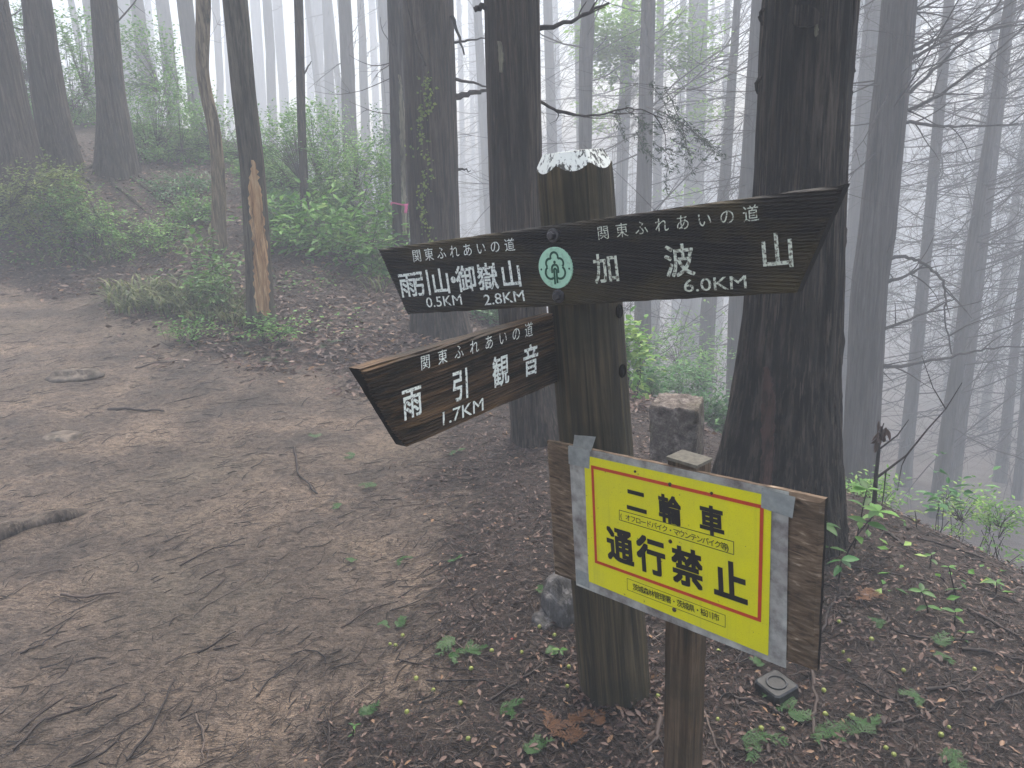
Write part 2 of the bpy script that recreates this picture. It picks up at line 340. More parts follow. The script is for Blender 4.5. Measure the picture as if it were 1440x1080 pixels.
# ------------------------------------------------------------------ lettering
_glyph = {}
def glyph(s, bold):
    k = (s, bold)
    if k not in _glyph:
        c = bpy.data.curves.new('glyph', 'FONT'); c.body = s; c.resolution_u = 3
        ob = bpy.data.objects.new('glyph', c); COL.objects.link(ob); bpy.context.view_layer.update()
        me = bpy.data.meshes.new_from_object(ob.evaluated_get(bpy.context.evaluated_depsgraph_get()))
        V = np.array([v.co[:] for v in me.vertices]); Fc = [list(p.vertices) for p in me.polygons]
        bpy.data.objects.remove(ob); bpy.data.meshes.remove(me); bpy.data.curves.remove(c)
        _glyph[k] = (V, Fc)
    return _glyph[k]
class Plane:
    def __init__(s, o, yaw, roll=0.0):
        u = np.array([math.cos(yaw), math.sin(yaw), 0]); v = np.array([0, 0, 1.0])
        s.u = u * math.cos(roll) + v * math.sin(roll); s.v = v * math.cos(roll) - u * math.sin(roll)
        s.n = np.array([u[1], -u[0], 0]); s.o = np.asarray(o, float)      # n towards the reader
        s.n = np.cross(s.u, s.v)
    def p2(s, px, py):
        d = on_plane(px, py, s.o, s.n) - s.o; return np.array([d @ s.u, d @ s.v])
    def mat(s, root):
        m = Matrix.Identity(4)
        for i in range(3): m[i][0], m[i][1], m[i][2], m[i][3] = s.u[i], s.v[i], s.n[i], s.o[i] - root[i]
        return m
class Text:
    def __init__(s): s.V = []; s.F = []; s.n = 0
    def bold(s, V, Fc, b, sz, d, e):
        for k, (dx, dy) in enumerate(((0, 0), (b, b), (-b, b), (b, -b), (-b, -b), (b, 0), (-b, 0), (0, b), (0, -b)) if b else ((0, 0),)):
            W_ = V.copy(); W_[:, 0] += sz * (dx * d[0] + dy * e[0]); W_[:, 1] += sz * (dx * d[1] + dy * e[1]); W_[:, 2] += k * 2e-5; s.put(W_, Fc)
    def put(s, V, Fc): s.V.append(V); s.F += [[i + s.n for i in f] for f in Fc]; s.n += len(V)
    def line(s, pl, chars, p0, p1, h0, h1, z, wsc=1.0, bold=0.0, pos=None):
        a, b = pl.p2(*p0), pl.p2(*p1); d = (b - a); d /= np.linalg.norm(d); e = np.array([-d[1], d[0]])
        n = len(chars)
        for i, ch in enumerate(chars):
            t = i / max(n - 1, 1) if pos is None else pos[i]
            q = a + (b - a) * t; px = p0[0] + (p1[0] - p0[0]) * t; py = p0[1] + (p1[1] - p0[1]) * t; h = h0 + (h1 - h0) * t
            sz = np.linalg.norm(pl.p2(px, py - h / 2) - pl.p2(px, py + h / 2)) / .9
            V, Fc = glyph(ch, 0)
            x = (V[:, 0] - .5) * sz * wsc; y = (V[:, 1] - .38) * sz
            s.bold(np.stack([q[0] + x * d[0] + y * e[0], q[1] + x * d[1] + y * e[1], np.full(len(x), z)], -1), Fc, bold, sz, d, e)
    def word(s, pl, body, pL, pR, h, z, bold=0.0):
        a, b = pl.p2(*pL), pl.p2(*pR); w = np.linalg.norm(b - a); d = (b - a) / w; e = np.array([-d[1], d[0]])
        cx, cy = (pL[0] + pR[0]) / 2, (pL[1] + pR[1]) / 2
        hh = np.linalg.norm(pl.p2(cx, cy - h / 2) - pl.p2(cx, cy + h / 2))
        V, Fc = glyph(body, 0); lo, hi = V.min(0), V.max(0)
        x = (V[:, 0] - lo[0]) / (hi[0] - lo[0]) * w; y = ((V[:, 1] - lo[1]) / (hi[1] - lo[1]) - .5) * hh
        s.bold(np.stack([a[0] + x * d[0] + y * e[0], a[1] + x * d[1] + y * e[1], np.full(len(x), z)], -1), Fc, bold, hh, d, e)
    def ribbon(s, pts, w, z, closed=False):
        P = np.asarray(pts, float); T = np.gradient(P, axis=0)
        if closed: T = np.roll(P, -1, 0) - np.roll(P, 1, 0)
        T /= np.linalg.norm(T, axis=1)[:, None]; N = np.stack([-T[:, 1], T[:, 0]], -1) * w / 2
        n = len(P); V = np.concatenate([P + N, P - N]); V = np.column_stack([V, np.full(2 * n, z)])
        m = n if closed else n - 1
        s.put(V, [[i, (i + 1) % n, n + (i + 1) % n, n + i] for i in range(m)])
    def frame(s, q, w, z):                                  # q: four corners in plane coordinates
        c = np.mean(q, 0); q = np.asarray(q)
        inner = []
        for i in range(4):
            p, a, b = q[i], q[i - 1], q[(i + 1) % 4]; da = (a - p) / np.linalg.norm(a - p); db = (b - p) / np.linalg.norm(b - p)
            inner.append(p + (da + db) * w)
        V = np.column_stack([np.concatenate([q, inner]), np.full(8, z)])
        s.put(V, [[i, (i + 1) % 4, 4 + (i + 1) % 4, 4 + i] for i in range(4)])
    def disc(s, c, r, z, k=20, sy=1.0):
        t = np.arange(k) * 2 * math.pi / k
        s.put(np.stack([c[0] + r * np.cos(t), c[1] + sy * r * np.sin(t), np.full(k, z)], -1), [list(range(k))])
    def build(s, name, mat, parent): return mk(name, np.concatenate(s.V), s.F, mat, parent, smooth=False)

def plank(name, corners, t, mat, pl, root_loc, parent, nxs=120, nys=26, seed=0, groove=.0012, chip=None):
    """corners bl, br, tr, tl in plane coordinates, front face at z = 0, thickness t behind it"""
    bl, br, tr, tl = [np.asarray(c) for c in corners]
    sx = np.linspace(0, 1, nxs); sy = np.linspace(0, 1, nys)
    X, Y = np.meshgrid(sx, sy, indexing='ij')
    P = ((1 - X) * (1 - Y))[..., None] * bl + (X * (1 - Y))[..., None] * br + (X * Y)[..., None] * tr + ((1 - X) * Y)[..., None] * tl
    jx = (vnoise(np.stack([Y * 9, X * 0 + seed, X * 0], -1)) - .5) * .0012 * np.where((X < .001) | (X > .999), 1, 0)
    jy = (fbm(np.stack([P[..., 0] * 30, X * 0 + seed + 5, Y * 3], -1), 3) - .5) * .0026 * np.where((Y < .001) | (Y > .999), 1, 0)
    P[..., 0] += jx; P[..., 1] += jy
    yy = P[..., 1] + (fbm(np.stack([P[..., 0] * 3, P[..., 1] * 6, X * 0 + seed], -1), 2) - .5) * .03
    z = -groove * (1 + np.sin(yy * 2 * math.pi / .0062 + 3 * vnoise(np.stack([P[..., 0] * 4, yy * 40, X * 0 + 3], -1))))
    edge = np.minimum(np.minimum(X * np.linalg.norm(br - bl), (1 - X) * np.linalg.norm(br - bl)), np.minimum(Y, 1 - Y) * np.linalg.norm(tl - bl))
    z = z - .004 * np.clip(1 - edge / .006, 0, 1) ** 2
    if chip is not None: z = z - chip(X, Y)
    Fr = np.concatenate([P, z[..., None]], -1); Bk = np.concatenate([P, np.full_like(z, -t)[..., None]], -1)
    loop = np.concatenate([Fr, Bk[:, ::-1]], 1); k = loop.shape[1]
    i = np.arange(nxs - 1)[:, None] * k; j = np.arange(k)[None]; j2 = (j + 1) % k
    Fq = np.stack([i + j, i + k + j, i + k + j2, i + j2], -1).reshape(-1, 4)
    caps = []
    for st in (0, (nxs - 1) * k):
        for j in range(nys - 1): caps.append([st + j, st + j + 1, st + k - 2 - j, st + k - 1 - j])
    ob = mk(name, loop.reshape(-1, 3), np.concatenate([Fq, np.array(caps)]), mat, parent, smooth=False)
    ob.data.materials.append(M['shaded_end']); ob.data.polygons.foreach_set('material_index', np.array([0] * len(Fq) + [1] * len(caps), np.int32))
    ob.matrix_local = pl.mat(root_loc)
    return ob

# ------------------------------------------------------------------ the signpost
PB = np.array([.2332, 1.7112, 0.0]); PT = aty(806, 213, 1.7172)
PB[2] = zg(PB[0], PB[1])
sp = empty('signpost', PB, 'round wooden trail signpost with carved direction boards and white painted top', 'signpost')
ax = PT - PB; LP = np.linalg.norm(ax); ax /= LP
xx = np.cross([0, 1, 0], ax); xx /= np.linalg.norm(xx); yy = np.cross(ax, xx)
pm4 = Matrix.Identity(4)
for i in range(3): pm4[i][0], pm4[i][1], pm4[i][2] = xx[i], yy[i], ax[i]
NT = 84; th = np.arange(NT) * 2 * math.pi / NT
toc = (EYE - PB); fac0 = math.atan2(toc @ yy, toc @ xx) + math.radians(-2)
NF = 7; fa = 2 * math.pi / NF
dth = (th - fac0 + fa / 2) % fa - fa / 2
RT, RB, rt_, kk = .0805, .0905, .060, 1.95
zs = LP - kk * (RT * np.cos(dth) - rt_)
rows = np.concatenate([np.linspace(-.25, LP - .09, 60), [0]])[:-1]
V = []
for r_ in range(63):
    if r_ < 60: z = np.full(NT, rows[r_])
    else: z = rows[59] + (zs - rows[59]) * (r_ - 59) / 3
    R = RB + (RT - RB) * np.clip(z / LP, 0, 1)
    R = R * (1 + .012 * (fbm(np.stack([np.cos(th) * 6, np.sin(th) * 6, z * 1.2], -1), 3) - .5) * 2) + .0012 * np.sin(th * 37 + 4 * np.sin(z * 3))
    if r_ == 62: R = np.full(NT, RT)
    V.append(np.stack([R * np.cos(th), R * np.sin(th), z], -1))
V = np.array(V); i = np.arange(62)[:, None] * NT; j = np.arange(NT)[None]; j2 = (j + 1) % NT
post = mk('post', V.reshape(-1, 3), np.stack([i + j, i + j2, i + NT + j2, i + NT + j], -1).reshape(-1, 4), M['post_wood'], sp)
post.matrix_local = pm4
V = []
for t in np.linspace(0, 1, 8):
    rr = (RT + .0008) * (1 - t) + rt_ / np.cos(dth) * t; V.append(np.stack([rr * np.cos(th), rr * np.sin(th), zs * (1 - t) + LP * t], -1))
for t in (.75, .4, .02):
    rr = rt_ / np.cos(dth) * t; V.append(np.stack([rr * np.cos(th), rr * np.sin(th), np.full(NT, LP + .0008)], -1))
V = np.array(V); i = np.arange(10)[:, None] * NT
cap = mk('painted_top', V.reshape(-1, 3), np.stack([i + j, i + j2, i + NT + j2, i + NT + j], -1).reshape(-1, 4), M['cap_white'], post, smooth=False)
for py_, ang in ((437, 63), (518, 60)):
    hz = (aty(823 + (py_ - 437) * .07, py_, 1.715)[2] - PB[2]) / ax[2]; a = fac0 + math.radians(ang)
    mb = MB(); rad = np.array([math.cos(a), math.sin(a), 0]); tan = np.array([-math.sin(a), math.cos(a), 0]); c0 = rad * .0845 + np.array([0, 0, hz])
    tt = np.linspace(0, 2 * math.pi, 19)
    mb.tube([c0 + tan * .012 * math.cos(q) + np.array([0, 0, .0135 * math.sin(q)]) for q in tt], .0028, 5)
    mb.tube([c0 - rad * .012, c0 + rad * .0005, c0 + rad * .001], [.0115, .0115, .0005], 14)
    mb.build('bolt_hole', M['hole'], post)

# upper two-way board
PU = Plane(at(781, 376, 1.605), math.radians(-39.4))
q = [PU.p2(*p) for p in ((571, 442), (1119, 412), (1187, 259), (530, 351))]
ub = plank('direction_board', q, .034, M['board_black'], PU, PB, sp, 150, 96, 2)
ub['label'] = 'black two-way board with green emblem and white carved lettering'
T = Text(); Z = .0012
T.line(PU, '関東ふれあいの道', (586.5, 359.5), (717, 344), 17, 18, Z)
T.line(PU, '雨引山・御嶽山', (574, 400), (719, 385), 33, 36, Z, 1.0, .016, [0, .155, .345, .47, .592, .79, 1.0])
T.word(PU, '0.5KM', (600, 425.5), (649.5, 421), 14, Z, .005)
T.word(PU, '2.8KM', (681, 422), (737.5, 415.5), 15, Z, .005)
T.build('lettering', M['letter_white'], ub)
T = Text()
T.line(PU, '関東ふれあいの道', (848.5, 327), (1056, 300), 19, 23, Z)
T.line(PU, '加波山', (853, 376.5), (1093, 352), 40, 48, Z, 1.0, .014, [0, .465, 1])
T.word(PU, '6.0KM', (962, 402), (1050, 396), 18, Z, .006)
T.build('lettering', M['letter_faded'], ub)
ec = PU.p2(781.5, 376.5); er = .0432
mb = MB(); mb.tube([(ec[0], ec[1], -.003), (ec[0], ec[1], .0018), (ec[0], ec[1], .0022), (ec[0], ec[1], .0023)], [er, er, er - .001, .0001], 48)
mb.build('emblem_disc', M['emblem'], ub, smooth=False)
def arc(cx, cy, r, a0, a1, n=16):
    a = np.radians(np.linspace(a0, a1, n)); return np.stack([cx + r * np.cos(a), cy + r * np.sin(a)], -1)
def em(p):
    p = np.asarray(p) * er * .92; c, s_ = math.cos(.07), math.sin(.07); return np.stack([ec[0] + p[:, 0] * c - p[:, 1] * s_, ec[1] + p[:, 0] * s_ + p[:, 1] * c], -1)
T = Text(); EZ = .0028; ew = er * .11
for p in (arc(0, .57, .24, -25, 205, 24), arc(.31, .24, .25, 110, -45), arc(-.31, .24, .25, 70, 225), arc(.30, -.24, .33, 58, -122, 22), arc(-.30, -.24, .33, 122, 302, 22),
          np.concatenate([[(-.2, -.27), (-.2, -.05)], arc(0, -.03, .2, 165, 10, 12), [(.2, -.27)]]),
          np.concatenate([[(-.07, -.86), (-.07, -.12)], arc(0, -.12, .075, 170, 10, 8), [(.08, -.12), (.085, -.8)]])):
    T.ribbon(em(p), ew, EZ)
T.disc(em([(0, .3)])[0], er * .075, EZ)
for sx in (-.9, .9): T.disc(em([(sx, -.06)])[0], er * .055, EZ, 8)
T.build('emblem_drawing', M['emblem_ink'], ub)
for (bx, by) in ((778, 331), (785.5, 416.5)):
    c = PU.p2(bx, by); mb = MB()
    mb.tube([(c[0], c[1], -.004), (c[0], c[1], .0025), (c[0], c[1], .0035), (c[0], c[1], .0036)], [.0145, .0145, .0125, .008], 24)
    mb.tube([(c[0] - .001, c[1], .003), (c[0] - .001, c[1], .0105), (c[0] - .001, c[1], .0125), (c[0] - .001, c[1], .0128)], [.0088, .0088, .0066, .0002], 6)
    mb.build('bolt', M['iron'], ub, smooth=False)

# lower one-way board, butting the post's side
PL = Plane(aty(777, 490, 1.662), math.radians(55.6))
q = [PL.p2(*p) for p in ((575, 629), (787, 537), (780, 441), (509, 519))]
lb = plank('direction_board', q, .030, M['board_brown'], PL, PB, sp, 100, 110, 7, .0026,
           lambda X, Y: .012 * sstep(.10, .0, X - .03 * np.sin(Y * 9)) * sstep(.02, .2, Y) * sstep(.95, .55, Y))
lb['label'] = 'brown one-way board with ridged grain and slanted end'
T = Text(); Z = .0012
T.line(PL, '関東ふれあいの道', (597.5, 509), (743, 463.5), 20, 20, Z)
T.line(PL, '雨引観音', (579, 565), (746, 506), 43, 41, Z, .9, .015, [0, .36, .705, 1])
T.word(PL, '1.7KM', (622, 589), (679, 568), 18, Z, .005)
T.build('lettering', M['letter_white'], lb)

# ------------------------------------------------------------------ the yellow notice on its stake
PY = Plane(at(958, 735, 1.315), math.radians(-48.5))
SK = PY.o - PY.n * .037; SKB = np.array([*on_plane(964, 900, SK, np.array([0, 1.0, 0]))[:2], 0]); SKB[2] = zg(SKB[0], SKB[1])
ws = empty('notice_sign', SKB, 'yellow no-motorcycles notice in a plastic sleeve on a short wooden stake', 'sign')
bd = plank('backing_board', [PY.p2(*p) for p in ((778, 808), (1147, 946), (1159, 703), (767, 620))], .012, M['plywood'], PY, SKB, ws, 90, 40, 4, .0004)
def quadpart(name, px, z, mat, parent, nx_=24, ny_=16, wav=.0, thick=.0006):
    c = [PY.p2(*p) for p in px]; X, Y = np.meshgrid(np.linspace(0, 1, nx_), np.linspace(0, 1, ny_), indexing='ij')
    P = ((1 - X) * (1 - Y))[..., None] * c[0] + (X * (1 - Y))[..., None] * c[1] + (X * Y)[..., None] * c[2] + ((1 - X) * Y)[..., None] * c[3]
    zz = z + wav * (fbm(np.stack([P[..., 0] * 22, P[..., 1] * 22, X * 0 + z * 999], -1), 2) - .5)
    V = np.concatenate([np.concatenate([P, zz[..., None]], -1).reshape(-1, 3), np.concatenate([P, (zz - thick)[..., None]], -1).reshape(-1, 3)])
    i = (np.arange(nx_ - 1)[:, None] * ny_ + np.arange(ny_ - 1)[None]).ravel(); N_ = nx_ * ny_
    Fq = np.concatenate([np.stack([i, i + ny_, i + ny_ + 1, i + 1], -1), N_ + np.stack([i, i + 1, i + ny_ + 1, i + ny_], -1)])
    return mk(name, V, Fq, mat, parent)
SLV = [(812, 819), (1107, 937), (1119, 697), (801, 628)]
sl_ = quadpart('plastic_sleeve', [(811.5, 822), (1106.5, 939), (1110.5, 691), (801, 625.5)], .0025, M['plastic'], bd, 40, 24, .002)
sh_ = quadpart('notice_sheet', [(830, 816.5), (1082, 920.5), (1087, 697), (823.5, 639.5)], .0042, M['yellow'], bd)
T = Text(); z1 = .0050
T.frame([PY.p2(*p) for p in ((839, 790), (1072.5, 873.5), (1076.5, 709.5), (833.5, 653))], .0062, z1)
T.build('red_border', M['red'], bd)
T = Text()
T.line(PY, '二輪車', (897, 703), (1003, 731), 34, 38, z1, .90, .034, [0, .465, 1])
T.line(PY, '通行禁止', (874, 766), (1029, 816), 45, 52, z1, .88, .030, [0, .31, .64, 1])
T.frame([PY.p2(*p) for p in ((873, 730), (1034.5, 779), (1034.5, 760), (873, 715.5))], .0012, z1)
T.frame([PY.p2(*p) for p in ((884.5, 828), (1022.5, 881), (1022.5, 863.5), (884, 811.5))], .0008, z1)
T.line(PY, '(オフロードバイク・マウンテンバイク等)', (878.5, 724.5), (1029.5, 769.5), 8.4, 10.2, z1, 1.0, .003)
T.line(PY, '茨城森林管理署・茨城県・桜川市', (896, 824.5), (1009.5, 866), 9, 10, z1, .93, .004)
T.build('lettering', M['ink'], bd)
quadpart('tape', [(802, 651), (831, 658), (832, 633), (802, 626)], .0056, M['tape'], bd, 10, 8, .003)
tp = quadpart('tape', [(806, 629), (834, 634), (841, 613), (809, 611)], .004, M['tape'], bd, 10, 8, .012)
quadpart('tape', [(1073, 712), (1117, 727), (1121, 697.5), (1074, 684.5)], .0058, M['tape'], bd, 10, 8, .003)
quadpart('tape', [(813, 819), (831, 826), (830, 806), (812, 799)], .0052, M['tape'], bd, 8, 6, .002)
for (nx0, ny0, r) in ((895.5, 662, .0022), (944.5, 680, .0034), (1003, 692.5, .0026), (945, 760, .0036), (950.5, 856, .004)):
    c = PY.p2(nx0, ny0); mb = MB()
    mb.tube([(c[0], c[1], .003), (c[0], c[1], .0058), (c[0], c[1], .0066), (c[0], c[1], .0067)], [r, r, r * .7, .0001], 10); mb.build('nail', M['rust'], bd)
# stake
top = on_plane(962, 648, SK, np.array([0, 1.0, 0])); hst = top[2] - SKB[2]
V = []; wv, dv = .030, .022
for k in range(30):
    z = -.25 + (hst + .25) * k / 29; w = 1 + .02 * math.sin(k * 1.7)
    for a, b in ((-1, -1), (0, -1), (1, -1), (1, 0), (1, 1), (0, 1), (-1, 1), (-1, 0)):
        e = .97 if a and b else 1.0
        p = PY.u * a * wv * w * e + PY.n * -b * dv * e; V.append([p[0], p[1], z])
n8 = 30 * 8; i = np.arange(29)[:, None] * 8; j = np.arange(8)[None]; j2 = (j + 1) % 8
Fq = np.stack([i + j, i + j2, i + 8 + j2, i + 8 + j], -1).reshape(-1, 4).tolist() + [list(range(n8 - 8, n8))]
mk('stake', V, Fq, M['stake_wood'], ws, smooth=False)
g = flat('pale_end_grain', (.16, .145, .11), .7, .3, .4, 90, .003)
mbx = [(-1.04, -1.05), (1.04, -1.05), (1.04, 1.05), (-1.04, 1.05)]
cv = [list(PY.u[:2] * a * wv - PY.n[:2] * b * dv) + [z] for z in (hst + .0005, hst + .006) for a, b in mbx]
mk('stake_top', cv, [[3, 2, 1, 0], [4, 5, 6, 7], [0, 1, 5, 4], [1, 2, 6, 5], [2, 3, 7, 6], [3, 0, 4, 7]], g, ws, smooth=False)

def leaves_into(mb, P, D, N, s, w=.42, fold=.12, rnd=None, big=False):
    P, D, N = (np.asarray(a, float) for a in (P, D, N)); n = len(P)
    D = D / (np.linalg.norm(D, axis=1)[:, None] + 1e-9); Sd = np.cross(D, N); Sd /= np.linalg.norm(Sd, axis=1)[:, None] + 1e-9; N = np.cross(Sd, D)
    s = np.broadcast_to(np.asarray(s, float), (n,))
    if not big:
        loc = np.array([(0, 0, 0), (.45, -w / 2, 0), (1, 0, -.12), (.48, 0, -fold), (.45, w / 2, 0)]); fq = np.array([(0, 1, 2, 3), (0, 3, 2, 4)])
    else:
        st = [(0, .03, .0), (.18, .7, .03), (.45, 1, .05), (.75, .66, .0), (1, .04, -.12)]
        loc = np.array([(x, sgn * w / 2 * k, z - (fold if sgn == 0 else 0) * k) for x, k, z in st for sgn in (-1, 0, 1)])
        fq = np.array([(3 * i + j, 3 * i + j + 1, 3 * i + j + 4, 3 * i + j + 3) for i in range(4) for j in (0, 1)])
    V = P[:, None] + s[:, None, None] * (loc[None, :, :1] * D[:, None] + loc[None, :, 1:2] * Sd[:, None] + loc[None, :, 2:] * N[:, None])
    m = len(loc); Fq = (np.arange(n) * m)[:, None, None] + fq[None]
    r = RNG.uniform(0, 1, n) if rnd is None else np.broadcast_to(rnd, (n,))
    mb.add(V.reshape(-1, 3), Fq.reshape(-1, 4), np.repeat(r, m))
# ------------------------------------------------------------------ trees
def axis_path(pts, Y):
    """pixel polyline (px, py, width) at forward distance Y -> points and radii, low end first"""
    P, R = [], []
    for px, py, w in sorted(pts, key=lambda p: -p[1]):
        p = aty(px, py, Y); P.append(p); R.append(w / 2 / F_PX * (Y / ray(px, py)[1]))
    P, R = np.array(P), np.array(R)
    return P, R
def full_axis(P, R, ztop):
    d0 = (P[1] - P[0]) / max(P[1][2] - P[0][2], 1e-6) if len(P) > 1 else np.array([0, 0, 1.0])
    if len(P) > 1 and P[1][2] - P[0][2] < .6: d0 = (P[-1] - P[0]) / (P[-1][2] - P[0][2])
    b = P[0].copy()
    for _ in range(6): b = P[0] + d0 * (zg(b[0], b[1]) - P[0][2])
    sl0 = (R[0] - R[-1]) / max(P[-1][2] - P[0][2], .5)
    low = b - d0 * .35
    PP, RR = list(P), list(R)
    if low[2] < P[0][2] - .05: PP.insert(0, low); RR.insert(0, min(R[0] * 1.35, R[0] + sl0 * (P[0][2] - low[2])))
    d1 = (P[-1] - P[-2]) / (P[-1][2] - P[-2][2]); d1 = d1 * .6 + np.array([0, 0, .4])
    if ztop > P[-1][2] + .2: PP.append(P[-1] + d1 * (ztop - P[-1][2])); RR.append(R[-1] * .72)
    return b, np.array(PP), np.array(RR)
def make_trunk(PP, RR, base, seg, step, amp, flare=.35, fh=.35, seed=0.0, knots=0):
    z = PP[:, 2]; hi = z[-1]; zz = [z[0]]
    while zz[-1] < hi: zz.append(zz[-1] + step * (1 if zz[-1] < 3.4 else 3 if zz[-1] < 6 else 8))
    zz = np.array(zz[:-1] + [hi])
    A = np.stack([np.interp(zz, z, PP[:, k]) for k in range(3)], -1); R = np.interp(zz, z, RR)
    if len(PP) > 3:
        kr = np.array([1, 2, 3, 2, 1.]); kr /= kr.sum(); n_ = max(1, int(.08 / step))
        for _ in range(n_ * 2):
            B = A.copy(); B[2:-2, :2] = sum(kr[q] * A[q:len(A) - 4 + q, :2] for q in range(5)); A = B
    th = np.arange(seg) * 2 * math.pi / seg; C, Sn = np.cos(th)[None], np.sin(th)[None]; Z = zz[:, None] + 0 * C; C = C + 0 * Z; Sn = Sn + 0 * Z; r0 = R[:, None]
    hb = np.clip(Z - base[2], 0, 99)
    lob = .6 * (fbm(np.stack([C * 1.4 + 0 * Z, Sn * 1.4 + 0 * Z, Z * .3 + seed], -1), 2) - .35) * 2
    rr = r0 * (1 + flare * np.exp(-hb / fh) * (1 + 1.1 * lob))
    kf = np.clip(r0 * 26, 2, 9)
    rid = fbm(np.stack([C * kf, Sn * kf, Z * 1.1 + seed * 3], -1), 4)
    rid2 = 1 - np.abs(2 * fbm(np.stack([C * kf * 2.1, Sn * kf * 2.1, Z * 1.6 + seed + 9], -1), 3) - 1)
    big_ = fbm(np.stack([C * 1.1, Sn * 1.1, Z * .9 + seed], -1), 2) - .5
    rr = rr * (1 + .12 * big_) + amp * r0 ** .6 * .5 * ((rid - .5) * 2 + (rid2 - .6) * .8 + .5 * (fbm(np.stack([C * kf * .8, Sn * kf * .8, Z * 7 + seed], -1), 3) - .5))
    V = np.stack([A[:, :1] + rr * C, A[:, 1:2] + rr * Sn, Z], -1) - np.asarray(base)
    i = np.arange(len(zz) - 1)[:, None] * seg; j = np.arange(seg)[None]; j2 = (j + 1) % seg
    return V.reshape(-1, 3), np.stack([i + j, i + j2, i + seg + j2, i + seg + j], -1).reshape(-1, 4)
def axis_at(PP, RR, z): return np.array([np.interp(z, PP[:, 2], PP[:, k]) for k in range(3)]), float(np.interp(z, PP[:, 2], RR))
def curve_branch(p, d, L, n, sag, wob, rg):
    d = np.asarray(d, float) / np.linalg.norm(d); P = [np.asarray(p, float)]
    for k in range(n):
        d = d + np.array([rg.normal(0, wob), rg.normal(0, wob), rg.normal(0, wob) + sag]); d /= np.linalg.norm(d); P.append(P[-1] + d * L / n)
    return np.array(P)
def dead_branches(mb, PP, RR, base, z0, z1, nb, L, rg, r0=.012, sub=5, bias=.42, el0=.1):
    for _ in range(nb):
        z = rg.uniform(z0, z1); c, r = axis_at(PP, RR, z); az = rg.uniform(0, 2 * math.pi); ca, sa = math.cos(az), math.sin(az)
        el = el0 + bias * ca + rg.normal(0, .16); l = L * rg.uniform(.35, 1.1); q = r0 * rg.uniform(.5, 1.2)
        P = curve_branch(c + np.array([ca, sa, 0]) * r * .8, (ca * math.cos(el), sa * math.cos(el), math.sin(el)), l, 7, rg.uniform(-.02, .09), .07, rg)
        mb.tube(P - base, np.linspace(q, q * .25, 8), 4)
        for _s in range(rg.poisson(sub)):
            k = rg.integers(1, 7); d = P[min(k + 1, 7)] - P[k]; d = d / np.linalg.norm(d) + rg.normal(0, .55, 3); d[2] -= .1
            Q = curve_branch(P[k], d, l * rg.uniform(.15, .5), 4, 0, .12, rg); mb.tube(Q - base, np.linspace(q * .42, q * .12, 5), 3)
TREES = {}
def tree(label, pts, Y, mat='bark_far', seg=20, step=.12, amp=.02, flare=.3, fh=.4, nb=30, L=1.6, r0=.011, sub=5, ztop=None, group=None, name='conifer', key=None, bias=.42, zb=None):
    P, R = axis_path(pts, Y); zt_ = ztop or (1.3 + Y * .24 + 2.2); b, PP, RR = full_axis(P, R, zt_)
    sd = (len(TREES) * 1.37) % 50
    e = empty(name, b, label, 'tree', group)
    V, Fq = make_trunk(PP, RR, b, seg, step, amp, flare, fh, sd)
    mk('trunk', V, Fq, M[mat], e)
    if nb:
        rg = np.random.default_rng(100 + len(TREES)); mb = MB()
        dead_branches(mb, PP, RR, b, max(b[2] + 1.0, (zb if zb is not None else 1.3 - Y * .42)), zt_, nb, L, rg, r0, sub, bias)
        mb.build('dead_crown', M['twig'], e)
    if Y < 12.5 and name == 'conifer':                        # living crown, above the frame
        rg = np.random.default_rng(900 + len(TREES)); z0 = max(zt_ - .5, 5.6 + rg.uniform(0, 1.2)); n = 20; t = rg.uniform(0, 1, n) ** .8; a = rg.uniform(0, 6.283, n); r = (2.5 * (1 - t) + .5) * np.sqrt(rg.uniform(.05, 1, n))
        c0, _r = axis_at(PP, RR, zt_); cz = z0 + t * 5.2; P_ = np.column_stack([c0[0] + r * np.cos(a), c0[1] + r * np.sin(a), cz - r * .25]); mb = MB()
        mb.tube(np.array([c0, [c0[0], c0[1], z0 + 5.2]]) - b, [_r, .02], 8)
        leaves_into(mb, P_ - b, np.column_stack([np.cos(a), np.sin(a), rg.normal(-.2, .3, n)]), np.array([0, 0, 1]) + rg.normal(0, .4, (n, 3)), rg.uniform(.3, .62, n), .6, .1)
        mb.build('crown', M['needle'], e, smooth=False)
    TREES[key or label] = (e, b, PP, RR)
    return e
def px_branch(t, pts, Y, r0, r1, name='branch', k=6, subs=(), mat='twig'):
    """a branch that the photo shows, as a part of tree t; pts in pixels at forward distance Y (or px, py, Y)"""
    e, b, PP, RR = TREES[t]
    P = np.array([aty(p[0], p[1], p[2] if len(p) > 2 else Y) for p in pts]); n = 4 * (len(P) - 1) + 1
    tt = np.linspace(0, len(P) - 1, n); Q = np.stack([np.interp(tt, range(len(P)), P[:, c]) for c in range(3)], -1)
    for _ in range(2): Q[1:-1] = (Q[:-2] + 2 * Q[1:-1] + Q[2:]) / 4
    rg = np.random.default_rng(int(abs(pts[0][0] * 7 + pts[0][1])))
    Q[1:-1] += rg.normal(0, r0 * .25, (n - 2, 3))
    mb = MB(); mb.tube(Q - b, np.linspace(r0, r1, n), k)
    for _ in range(int(len(subs)) and subs[0]):
        i_ = rg.integers(1, n - 1); d = Q[i_ + 1] - Q[i_]; d = d / np.linalg.norm(d) + rg.normal(0, .6, 3)
        S_ = curve_branch(Q[i_], d, subs[1] * rg.uniform(.4, 1.2), 5, 0, .12, rg); mb.tube(S_ - b, np.linspace(r0 * .4, r1 * .4, 6), 4)
    return mb.build(name, M[mat], e)
